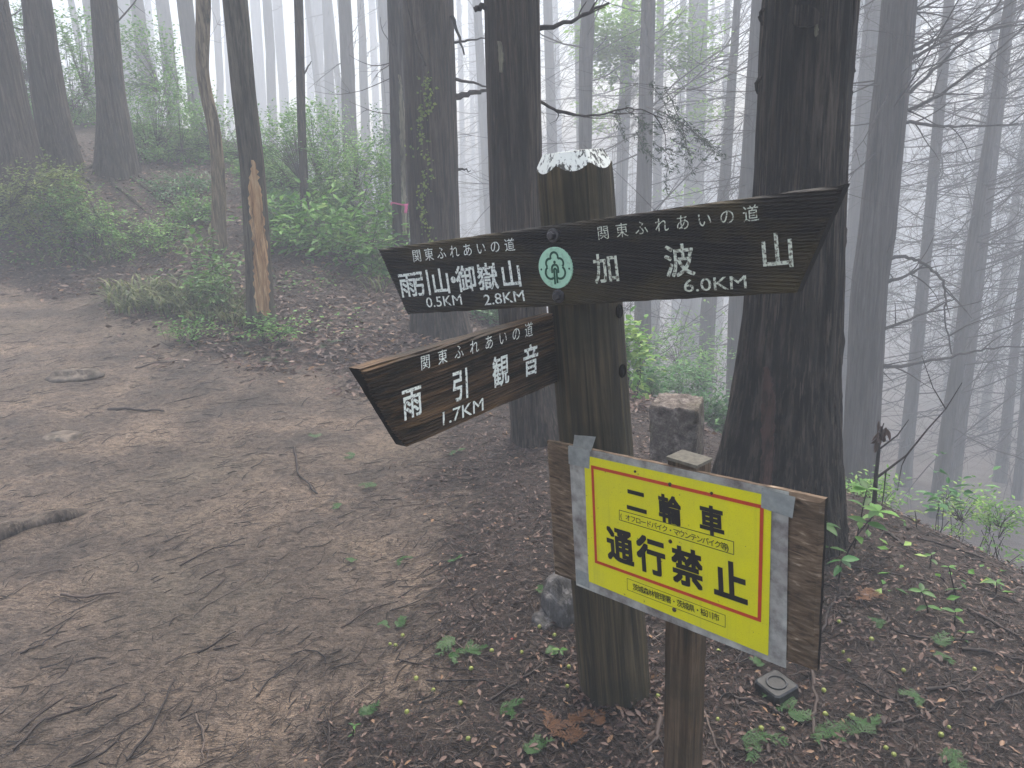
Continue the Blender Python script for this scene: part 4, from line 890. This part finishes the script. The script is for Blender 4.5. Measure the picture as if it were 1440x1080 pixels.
# green nuts
NUTS = [(567, 902), (557, 916), (549, 911), (586, 962), (648, 995), (573, 1010), (659, 1049), (610, 979), (663, 947), (759, 889), (780, 902), (800, 944), (798, 973), (692, 924), (734, 924), (1179, 884), (1193, 934), (1185, 924),
        (1158, 977), (1160, 1010), (1270, 948), (1198, 1013), (1322, 1044), (1333, 1033), (1245, 1059), (1256, 1070), (1369, 950), (1009, 1019), (1100, 1036), (1070, 1033), (925, 985), (1225, 905), (1010, 925)]
nm_ = G('unripe_nut_skin'); c = nm_.ramp(nm_.noise(nm_.obj(), 120, 3), [(.3, (.16, .19, .035)), (.7, (.30, .33, .07))]); MN = nm_.done(c, .4, None, .5)
def ball(r, nu=12, nv=8, sq=1.0, tip=.0):
    V, Fq = [], []
    for i in range(nv + 1):
        f = math.pi * i / nv
        for j in range(nu):
            a = 2 * math.pi * j / nu; rr = max(math.sin(f), .02) * r; V.append((rr * math.cos(a), rr * math.sin(a), -r * sq * math.cos(f) + (tip * r if i == nv else 0)))
    for i in range(nv):
        for j in range(nu): Fq.append((i * nu + j, i * nu + (j + 1) % nu, (i + 1) * nu + (j + 1) % nu, (i + 1) * nu + j))
    return np.array(V), np.array(Fq)
V, Fq = ball(.0075, tip=.25); proto = None
for (px, py), lb_ in zip(NUTS, labels('small yellow-green nut lying', NUTS)):
    p = ground(px, py); loc = (p[0], p[1], zg(p[0], p[1]) + .011)
    if proto is None: o_ = proto = mk('green_nut', V, Fq, MN, None, loc)
    else: o_ = proto.copy(); COL.objects.link(o_); o_.location = loc
    o_.rotation_euler = (rg.uniform(0, 3), rg.uniform(0, 3), 0); s_ = rg.uniform(.6, 1.0); o_.scale = (s_, s_, s_)
    tag(o_, lb_, 'nut', 'green nuts scattered on the litter')
# sticks
STK = [([(1150, 902), (1168, 858), (1182, 834)], .010), ([(1138, 942), (1148, 985), (1141, 1020), (1156, 1072)], .010), ([(1235, 1029), (1300, 1012), (1338, 986)], .006), ([(1256, 890), (1290, 899), (1370, 905)], .006), ([(1300, 975), (1345, 974), (1384, 980)], .009),
       ([(1362, 864), (1400, 885), (1440, 904)], .010), ([(1350, 920), (1400, 928), (1450, 940)], .009), ([(1005, 946), (1030, 938), (1052, 930)], .006), ([(1030, 988), (1070, 998), (1102, 1014)], .008), ([(985, 990), (1005, 1050), (1020, 1085)], .007),
       ([(1190, 800), (1240, 806), (1300, 822)], .006), ([(1228, 742), (1250, 755), (1272, 772)], .012), ([(415, 634), (418, 668), (446, 697)], .010), ([(20, 1058), (60, 1020), (120, 1000), (165, 985)], .006), ([(178, 1076), (215, 1032), (246, 960)], .007),
       ([(278, 1012), (287, 1040), (285, 1074)], .005), ([(462, 1066), (466, 1000)], .005), ([(86, 842), (125, 843), (168, 836)], .008), ([(278, 925), (300, 912), (331, 894)], .006), ([(155, 578), (190, 580), (230, 581)], .014), ([(190, 520), (220, 512), (248, 511)], .010),
       ([(600, 962), (680, 966), (735, 975)], .006), ([(690, 990), (730, 960), (762, 938)], .007), ([(560, 935), (620, 948), (668, 945)], .004), ([(640, 910), (655, 918), (690, 935)], .004), ([(1290, 760), (1340, 775), (1382, 790)], .008), ([(1330, 840), (1360, 828), (1400, 822)], .007),
       ([(930, 1010), (920, 1050), (912, 1084)], .012), ([(360, 985), (380, 960), (420, 935)], .005), ([(30, 925), (60, 910), (90, 885)], .006), ([(255, 800), (300, 775), (345, 770)], .005), ([(1060, 880), (1040, 930), (1035, 960)], .006), ([(480, 890), (520, 860), (560, 850)], .004),
       ([(1200, 960), (1240, 985), (1290, 1000)], .006), ([(1390, 1000), (1420, 985), (1450, 975)], .008), ([(1110, 870), (1130, 895), (1150, 905)], .006), ([(620, 780), (660, 790), (700, 775)], .004)]
for (pts, r), lb_ in zip(STK, labels('fallen bare stick lying', [p[0][len(p[0]) // 2] for p in STK])):
    W_ = np.array([ground(*p) for p in pts]); n = 5 * (len(W_) - 1) + 1; t = np.linspace(0, len(W_) - 1, n); Q = np.stack([np.interp(t, range(len(W_)), W_[:, c]) for c in range(3)], -1)
    Q[:, :2] += rg.normal(0, r * .35, (n, 2)); Q[:, 2] = zt(Q[:, 0], Q[:, 1]) + r * .55 + .004; o0 = Q[0].copy(); mb = MB()
    mb.tube(Q - o0, .75 * r * np.linspace(1, .6, n) * (1 + rg.normal(0, .08, n)) * .8, 7, rg.uniform(.2, .95))
    for _ in range(rg.integers(0, 3)):
        k_ = rg.integers(1, n - 1); S_ = curve_branch(Q[k_], (Q[k_] - Q[k_ - 1]) / r + np.append(rg.normal(0, 1.0, 2), .3), .08, 3, -.1, .15, rg); mb.tube(S_ - o0, np.linspace(r * .35, .001, 4), 4, .4)
    tag(mb.build('fallen_stick', M['litter_twig'], None, o0), lb_, 'stick', 'sticks lying on the forest floor')
# cypress sprigs
def frond(p, L, az, rg, mb):
    def rib(a, d, l, w):
        n = np.array([-d[1], d[0]]) * w; return [a - n, a + n, a + d * l + n * .35, a + d * l - n * .35]
    Q = []; d0 = np.array([math.cos(az), math.sin(az)]); a = np.array(p[:2], float); nb = 9
    for k_ in range(nb):
        t = k_ / nb; a2 = a + d0 * L * t; Q.append(rib(a2, d0, L / nb * 1.1, .0013)); d0 = d0 + rg.normal(0, .08, 2); d0 /= np.linalg.norm(d0)
        for sgn in (-1, 1):
            an = sgn * rg.uniform(.55, .9); d1 = np.array([d0[0] * math.cos(an) - d0[1] * math.sin(an), d0[0] * math.sin(an) + d0[1] * math.cos(an)]); l1 = L * .45 * (1 - t * .7) * rg.uniform(.7, 1.1)
            Q.append(rib(a2, d1, l1, .0012))
            for m_ in range(4):
                for s2 in (-1, 1):
                    a3 = a2 + d1 * l1 * (.2 + .2 * m_); an2 = s2 * rg.uniform(.5, .8); d2 = np.array([d1[0] * math.cos(an2) - d1[1] * math.sin(an2), d1[0] * math.sin(an2) + d1[1] * math.cos(an2)]); Q.append(rib(a3, d2, l1 * .26, .0011))
    Q = np.array(Q).reshape(-1, 2); z = zt(Q[:, 0], Q[:, 1]) + .009 + .012 * vnoise(np.column_stack([Q * 40, np.zeros(len(Q))]))
    V = np.column_stack([Q, z]) - np.asarray(p); mb.add(V, np.arange(len(V)).reshape(-1, 4), np.repeat(rg.uniform(0, 1, len(V) // 4), 4))
SPR = [(640, 905, .11), (655, 920, .10), (632, 925, .09), (560, 888, .07), (545, 884, .06), (705, 1006, .09), (742, 1070, .13), (1120, 1000, .12), (1108, 1012, .10), (1168, 1028, .11), (1212, 1042, .12), (1222, 1036, .09), (1314, 915, .10), (1326, 926, .09), (1052, 1040, .13), (1070, 950, .08), (490, 790, .06), (530, 685, .11),
       (566, 790, .07), (372, 506, .16), (392, 498, .16), (350, 498, .14), (402, 512, .13), (455, 487, .16), (470, 484, .12), (640, 640, .10), (500, 645, .09), (440, 620, .10), (480, 712, .09), (642, 795, .06), (1240, 880, .07), (1290, 990, .07), (770, 840, .07), (780, 918, .06), (1330, 1060, .12), (505, 1010, .08), (575, 505, .13), (640, 555, .10)]
SPO = [(800, 1022, .10), (770, 1030, .09), (815, 1050, .11), (845, 1030, .08), (1215, 835, .12), (1225, 850, .10), (960, 1010, .08)]
for lst, mt_, kd in ((SPR, 'sprig', 'flat green cypress sprig lying'), (SPO, 'dead_sprig', 'dead orange-brown cypress sprig lying')):
    if mt_ == 'dead_sprig': M[mt_] = leafmat('dead_cypress', [(0, (.07, .03, .012)), (1, (.19, .085, .035))], .6, .1)
    for (px, py, L), lb_ in zip(lst, labels(kd, [s_[:2] for s_ in lst])):
        p = ground(px, py); mb = MB(); a0 = rg.uniform(0, 6.28)
        for q_ in range(2): frond(p, L * .6 * rg.uniform(.8, 1.2), a0 + rg.normal(0, .9), rg, mb)
        tag(mb.build('cypress_sprig', M[mt_], None, p, smooth=False), lb_, 'sprig', 'cypress sprigs fallen on the ground')
# seedlings and single plants
SDL = [(1308, 868, .09, 6, .055, 'leaf_bright'), (1343, 880, .06, 3, .05, 'leaf_bright'), (1348, 902, .05, 3, .045, 'leaf_bright'), (1345, 852, .06, 2, .04, 'leaf_bright'), (1400, 838, .06, 4, .05, 'leaf_bright'), (1308, 800, .06, 3, .04, 'leaf_bright'),
       (1166, 800, .16, 7, .09, 'leaf_bright'), (1186, 790, .22, 8, .09, 'leaf'), (1200, 772, .26, 9, .085, 'leaf'), (1180, 820, .10, 5, .08, 'leaf_dark'), (1218, 745, .16, 6, .07, 'leaf'), (1345, 838, .10, 4, .04, 'leaf'), (495, 1040, .05, 5, .03, 'leaf_bright'), (778, 925, .05, 5, .035, 'leaf_bright'),
       (442, 470, .12, 6, .07, 'leaf'), (500, 445, .08, 6, .06, 'leaf_bright'), (575, 440, .08, 6, .07, 'leaf_bright'), (1290, 745, .10, 5, .05, 'leaf_yellow'), (130, 345, .2, 7, .08, 'leaf_yellow'), (175, 325, .3, 8, .09, 'leaf_yellow'), (345, 470, .12, 8, .05, 'leaf_yellow'), (405, 722, .012, 1, .03, 'leaf_bright')]
for (px, py, h_, nl, ls, mt_), lb_ in zip(SDL, labels('green seedling with few leaves', [s_[:2] for s_ in SDL])):
    p = ground(px, py); e = empty('seedling', p, lb_, 'seedling', 'seedlings on the forest floor'); fo, sm = MB(), MB()
    Q = curve_branch((0, 0, -.01), (rg.normal(0, .2), rg.normal(0, .2), 1), h_, 4, 0, .08, rg); sm.tube(Q, np.linspace(.003, .0015, 5), 5)
    for k_ in range(nl):
        a = k_ * 2.4 + rg.uniform(0, .6); z = Q[4] if k_ < nl * .6 else Q[rg.integers(2, 4)]
        leaves_into(fo, [z], [[math.cos(a), math.sin(a), rg.uniform(-.35, .35)]], [[rg.normal(0, .2), rg.normal(0, .2), 1]], ls * .72 * rg.uniform(.7, 1.15), .46, .08, rg.uniform(.0, .8), True)
    fo.build('leaves', M[mt_], e, smooth=True); sm.build('stem', M['twig'], e)
# bamboo grass on the bank
mb = MB()
def blades(cx, cy, rx, ry, n, L):
    for _ in range(n):
        px, py = cx + rg.uniform(-1, 1) * rx, cy + rg.uniform(-1, 1) * ry; p = ground(px, py); a = rg.uniform(0, 6.28); l = L * rg.uniform(.5, 1.2); w = rg.uniform(.004, .009)
        t = np.linspace(0, 1, 5); x = l * .75 * t ** 1.5; z = l * (t - .55 * t ** 2.2); dv = np.array([math.cos(a), math.sin(a)]); nn = np.array([-dv[1], dv[0]]); ww = w * np.array([.5, 1, 1, .7, .08])
        c = np.column_stack([p[0] + x * dv[0], p[1] + x * dv[1], p[2] + z]); n3 = np.append(nn, 0)
        V = np.concatenate([c + ww[:, None] * n3, c - ww[:, None] * n3]); mb.add(V, [(i, i + 1, 6 + i, 5 + i) for i in range(4)], rg.uniform(0, 1))
blades(230, 428, 78, 18, 520, .3); blades(300, 440, 45, 18, 200, .26); blades(110, 362, 60, 14, 130, .2); blades(345, 455, 18, 12, 90, .2); blades(180, 350, 60, 12, 90, .2); blades(530, 385, 14, 30, 70, .3); blades(265, 340, 50, 20, 80, .18)
tag(mb.build('grass', M['grass'], None, smooth=False), kind='stuff')
mb = MB()
for (cx, cy, rx, ry, n) in ((130, 340, 140, 30, 420), (270, 410, 70, 30, 240), (60, 370, 70, 14, 120), (330, 475, 60, 10, 120), (480, 460, 60, 20, 60), (230, 300, 70, 40, 420), (120, 330, 120, 25, 400), (420, 400, 60, 14, 160), (1320, 800, 110, 60, 40)):
    P = np.array([ground(cx + rg.uniform(-1, 1) * rx, cy + rg.uniform(-1, 1) * ry) for _ in range(n)]); P[:, 2] += rg.uniform(.0, .09, n)
    leaves_into(mb, P, np.column_stack([rg.normal(0, 1, (n, 2)), rg.uniform(-.2, .5, n)]), np.array([0, 0, 1]) + rg.normal(0, .3, (n, 3)), rg.uniform(.02, .05, n), .5)
tag(mb.build('undergrowth', M['leaf'], None, smooth=False), kind='stuff')

# ------------------------------------------------------------------ stones, root, cap
def rock(name, c, r, mat, label, cat, seed=0, parent=None):
    V, Fq = ball(1.0, 36, 24); V = V * np.array(r); nn = fbm(V / max(r) * 1.6 + seed, 4)[:, None]; V = V * (.72 + .56 * nn)
    f = np.round(V / (max(r) * .55) + vnoise(V * 3 / max(r))[:, None] * .4) * (max(r) * .55); V = V * .8 + f * .2
    return tag(mk(name, V, Fq, mat, None, c), label, cat)
MR = bark('grey_rock', (.06, .057, .055), (.14, .135, .13), (.26, .25, .24), 14, .8, .6, (.05, .048, .04), .02)
p = ground(790, 872); rock('rock', p + np.array([0, .03, .045]), (.055, .075, .085), MR, 'angular grey rock at the back of the round post', 'rock', 3)
p = ground(765, 878); rock('rock', p + np.array([0, .0, .008]), (.04, .05, .03), MR, 'small flat grey stone leaning on the angular rock', 'rock', 8)
MS = bark('buried_stone', (.085, .07, .055), (.15, .125, .10), (.24, .20, .16), 10, .8, .4, (.09, .085, .07), .02)
p = ground(100, 530); rock('rock', p + np.array([0, 0, -.005]), (.19, .10, .045), MS, 'flat stone half buried in the muddy path', 'stone', 5)
p = ground(82, 615); rock('rock', p + np.array([0, 0, -.02]), (.12, .08, .04), MS, 'pale stone just showing through the path below the flat one', 'stone', 9)
Q = np.array([ground(*q) for q in ((-30, 762), (20, 748), (60, 736), (105, 724), (145, 711))]); Q[:, 2] += np.array([.0, .01, .01, .0, -.03]); o0 = Q[2].copy(); mb = MB()
t = np.linspace(0, 4, 21); Qs = np.stack([np.interp(t, range(5), Q[:, c]) for c in range(3)], -1); mb.tube(Qs - o0, (.045 * np.interp(t, [0, 4], [1, .45])) * (1 + .15 * np.sin(t * 3)), 14)
tag(mb.build('tree_root', bark('worn_root', (.03, .024, .02), (.085, .068, .055), (.16, .13, .105), 40, .3, .6), None, o0), 'worn tree root crossing the path, half buried in mud', 'root')
# rough square boundary stone
p = aty(952, 648, 2.95); zb_ = zg(p[0], p[1]); sb = np.array([p[0] + .005, p[1] + .03, zb_]); hh = aty(952, 567, 2.95)[2] - zb_
n_ = 26; V, Fq, ya = [], [], math.radians(-24)
def blk(u, v, w):
    x, y, z = u * .098, v * .098, w; k_ = fbm(np.array([[x * 22 + 3, y * 22, z * 22]]), 4)[0] - .5; rd = (abs(u) ** 8 + abs(v) ** 8) ** (1 / 8)
    s_ = 1 + k_ * .16; top = .006 * (fbm(np.array([[x * 40, y * 40, 9.]]), 3)[0] - .5) * 2
    if z >= hh - .02: s_ *= 1 - .06 * ((z - hh + .02) / .02) ** 2
    return (x * s_ / max(1, rd) , y * s_ / max(1, rd), z + (top * 2 if z >= hh - .001 else 0))
per = [(t, -1) for t in np.linspace(-1, 1, n_)[:-1]] + [(1, t) for t in np.linspace(-1, 1, n_)[:-1]] + [(-t, 1) for t in np.linspace(-1, 1, n_)[:-1]] + [(-1, -t) for t in np.linspace(-1, 1, n_)[:-1]]
ring = len(per); zsr = list(np.linspace(-.2, hh - .02, 34)) + [hh - .01, hh - .003, hh]
for z in zsr: V += [blk(a, b, z) for a, b in per]
for s_ in (.8, .55, .3, .02): V += [blk(a * s_, b * s_, hh) for a, b in per]
V = np.array(V); nr = len(V) // ring; i = np.arange(nr - 1)[:, None] * ring; j = np.arange(ring)[None]; j2 = (j + 1) % ring
g = G('mossy_granite'); o = g.obj(); n1 = g.noise(o, 28, 6, .7); n2__ = g.noise(o, 160, 4); n3 = g.noise(o, 7, 3)
c = g.ramp(n1, [(.34, (.045, .035, .028)), (.5, (.14, .115, .095)), (.66, (.33, .29, .255))]); c = g.mix(g.ramp(n3, [(.5, (0, 0, 0)), (.65, (.6, .6, .6))]), c, (.085, .08, .04)); c = g.mix(.6, c, g.ramp(n2__, [(.35, (.4, .4, .4)), (.6, (1, 1, 1))]), 'MULTIPLY')
so_ = mk('boundary_stone', V, np.stack([i + j, i + j2, i + ring + j2, i + ring + j], -1).reshape(-1, 4), g.done(c, .85, g.bump(g.math('ADD', n1, g.math('MULTIPLY', n2__, .4)), 1.0, .012), .3), None, sb)
so_.rotation_euler = (0, 0, ya); tag(so_, 'rough square granite boundary stone standing behind the notice', 'boundary stone')
# black cap
p = ground(1091, 976); cp = empty('plastic_cap', p, 'small black square plastic cap sunk in the litter', 'cap'); V = []
for z, k_ in ((-.02, 1), (.026, 1), (.033, .96), (.036, .86)): V += [(sx * .042 * k_, sy * .042 * k_, z) for sx, sy in ((-1, -.8), (-.8, -1), (.8, -1), (1, -.8), (1, .8), (.8, 1), (-.8, 1), (-1, .8))]
Fq = [[8 * r + j, 8 * r + (j + 1) % 8, 8 * r + 8 + (j + 1) % 8, 8 * r + 8 + j] for r in range(3) for j in range(8)] + [list(range(24, 32))]
b_ = mk('body', V, Fq, M['black_plastic'], cp, smooth=False); b_.rotation_euler = (.05, -.06, .5)
mb = MB(); tt = np.linspace(0, 2 * math.pi, 25); mb.tube([(.024 * math.cos(q), .024 * math.sin(q), .037) for q in tt], .003, 6); r_ = mb.build('ring', M['black_plastic'], cp); r_.rotation_euler = (.05, -.06, .5)
p = ground(722, 902); V, Fq = ball(.007, 10, 6, .6); tag(mk('red_scrap', V * np.array([1.3, .8, .7]) , Fq, flat('red_plastic', (.55, .05, .03), .4), None, p + np.array([0, 0, .008])), 'tiny red scrap on the litter near the grey rock', 'scrap')
# dark curl of bark
V = []
for k_ in range(12):
    for a in np.linspace(-1.1, 1.1, 7): V.append(((-.06 + .12 * k_ / 11), .018 * math.sin(a) * math.sin(.3 + 2.5 * k_ / 11), .006 + .012 * math.cos(a) * math.sin(.3 + 2.5 * k_ / 11)))
i = (np.arange(11)[:, None] * 7 + np.arange(6)[None]).ravel(); p = ground(747, 912)
bk_ = mk('bark_curl', V, np.stack([i, i + 7, i + 8, i + 1], -1), M['bark_mid'], None, p); bk_.rotation_euler = (0, 0, 1.9); bk_.modifiers.new('t', 'SOLIDIFY').thickness = .003
tag(bk_, 'dark curled flake of bark on the litter near the grey rock', 'bark flake')

# ------------------------------------------------------------------ litter nobody could count
def scatter(n, dmin, dmax, want):
    th_ = RNG.uniform(-.86, .86, n * 4); d = dmin + (dmax - dmin) * RNG.uniform(0, 1, n * 4) ** 1.25; x, y = d * np.sin(th_), d * np.cos(th_)
    k = RNG.uniform(0, 1, n * 4) < want(x, y, path_mask(x, y)); x, y = x[k][:n], y[k][:n]; return x, y, zt(x, y)
def grad(x, y): e = .03; return np.column_stack([-(zt(x + e, y) - zt(x - e, y)) / (2 * e), -(zt(x, y + e) - zt(x, y - e)) / (2 * e), np.ones_like(x)])
mb = MB(); x, y, z = scatter(34000, .9, 12.5, lambda x, y, p: np.clip(1 - 1.03 * p, 0, 1) * (.3 + .7 * sstep(.35, .6, n2(x, y, 1.4, 3, 4))))
a = RNG.uniform(0, 6.28, len(x)); nn = grad(x, y) + RNG.normal(0, .35, (len(x), 3)); D = np.column_stack([np.cos(a), np.sin(a), np.zeros(len(x))]); D[:, 2] = -(D[:, 0] * nn[:, 0] + D[:, 1] * nn[:, 1]) / np.maximum(nn[:, 2], .3)
leaves_into(mb, np.column_stack([x, y, z + .006 + RNG.uniform(0, .012, len(x))]), D, nn, RNG.uniform(.008, .027, len(x)), .45, .1, RNG.uniform(0, 1, len(x)) ** 1.8, True)
x, y, z = scatter(30000, 4.5, 11, lambda x, y, p: np.clip(1 - 1.03 * p, 0, 1) * (x < 1.2)); a = RNG.uniform(0, 6.28, len(x)); nn = grad(x, y) + RNG.normal(0, .5, (len(x), 3)); D = np.column_stack([np.cos(a), np.sin(a), RNG.normal(0, .25, len(x))])
leaves_into(mb, np.column_stack([x, y, z + .008 + RNG.uniform(0, .02, len(x))]), D, nn, RNG.uniform(.02, .07, len(x)), .4, .1, RNG.uniform(0, 1, len(x)) ** .9)
x, y, z = scatter(17000, .85, 4.2, lambda x, y, p: np.clip(1 - 1.03 * p, 0, 1)); a = RNG.uniform(0, 6.28, len(x)); nn = grad(x, y) + RNG.normal(0, .4, (len(x), 3)); D = np.column_stack([np.cos(a), np.sin(a), RNG.normal(0, .15, len(x))])
leaves_into(mb, np.column_stack([x, y, z + .004 + RNG.uniform(0, .01, len(x))]), D, nn, RNG.uniform(.006, .024, len(x)), .4, .1, RNG.uniform(0, 1, len(x)) ** 1.2)
for (cx_, cy_, r0_, r1_, n_) in ((PB[0], PB[1], .075, .16, 420), (SKB[0], SKB[1], .03, .10, 160)):     # litter caught against the feet of the two posts
    a = RNG.uniform(0, 6.28, n_); r = r0_ + (r1_ - r0_) * RNG.uniform(0, 1, n_) ** 1.6; x, y = cx_ + r * np.cos(a), cy_ + r * np.sin(a)
    leaves_into(mb, np.column_stack([x, y, zt(x, y) + .004 + .03 * (1 - (r - r0_) / (r1_ - r0_)) * RNG.uniform(0, 1, n_)]), RNG.normal(0, 1, (n_, 3)) * np.array([1, 1, .35]), np.array([0, 0, 1]) + RNG.normal(0, .5, (n_, 3)), RNG.uniform(.008, .03, n_), .42, .1, RNG.uniform(0, 1, n_) ** 1.4)
tag(mb.build('leaf_litter', M['litter'], None, smooth=True), kind='stuff')
mb = MB(); x, y, z = scatter(20000, .85, 8.0, lambda x, y, p: .25 + .75 * (1 - p)); pm_ = path_mask(x, y)
for k in range(len(x)):
    a = RNG.normal(.75, .45) if pm_[k] > .5 else RNG.uniform(0, 6.28)
    L = RNG.uniform(.025, .12) * (1.0 if RNG.uniform() < .9 else 2.0); c = RNG.normal(0, .9); r = RNG.uniform(.0006, .0020) * (1 + L * 2); t = np.linspace(-.5, .5, 5); an = a + c * t
    px_, py_ = x[k] + L * np.cumsum(np.cos(an)) / 5, y[k] + L * np.cumsum(np.sin(an)) / 5
    mb.tube(np.column_stack([px_, py_, np.full(5, z[k])]), r * np.array([1, 1.05, 1, .8, .5]), 3, RNG.uniform(0, 1) ** (2.2 if pm_[k] > .5 else .9))
V_ = np.concatenate(mb.V); V_[:, 2] += zt(V_[:, 0], V_[:, 1]) - np.repeat(z, 15) + .003; mb.V = [V_]
tag(mk('twig_litter', V_, np.concatenate(mb.F), M['litter_twig'], rnd=np.concatenate(mb.A)), kind='stuff')
mb = MB(); x, y, z = scatter(80000, .85, 8, lambda x, y, p: (.4 + .6 * (1 - p)) * (.25 + .75 * sstep(.4, .6, n2(x, y, 2.2, 3, 14)))); n = len(x)
a = RNG.uniform(0, 6.28, n); leaves_into(mb, np.column_stack([x, y, z + .004 + RNG.uniform(0, .008, n)]), np.column_stack([np.cos(a), np.sin(a), RNG.normal(0, .12, n)]), grad(x, y) + RNG.normal(0, .3, (n, 3)), RNG.uniform(.015, .05, n), .06, .02, RNG.uniform(0, 1, n))
tag(mb.build('needle_litter', M['litter_twig'], None, smooth=False), kind='stuff')
# ------------------------------------------------------------------ air
hz = G('haze'); pv = hz.n('VolumePrincipled', Color=(.875, .93, .985), Density=HAZE, Anisotropy=0.0); hz.t.links.new(pv.outputs[0], hz.out.inputs[1])
tx, ty_, tz = (-50, 50), (-32, 68), (-19.0, 18.0)
hv = [(x, y, z) for z in tz for y in ty_ for x in tx]
ho = mk('haze', hv, [[0, 2, 3, 1], [4, 5, 7, 6], [0, 1, 5, 4], [1, 3, 7, 5], [3, 2, 6, 7], [2, 0, 4, 6]], hz.m, smooth=False)
tag(ho, kind='stuff')
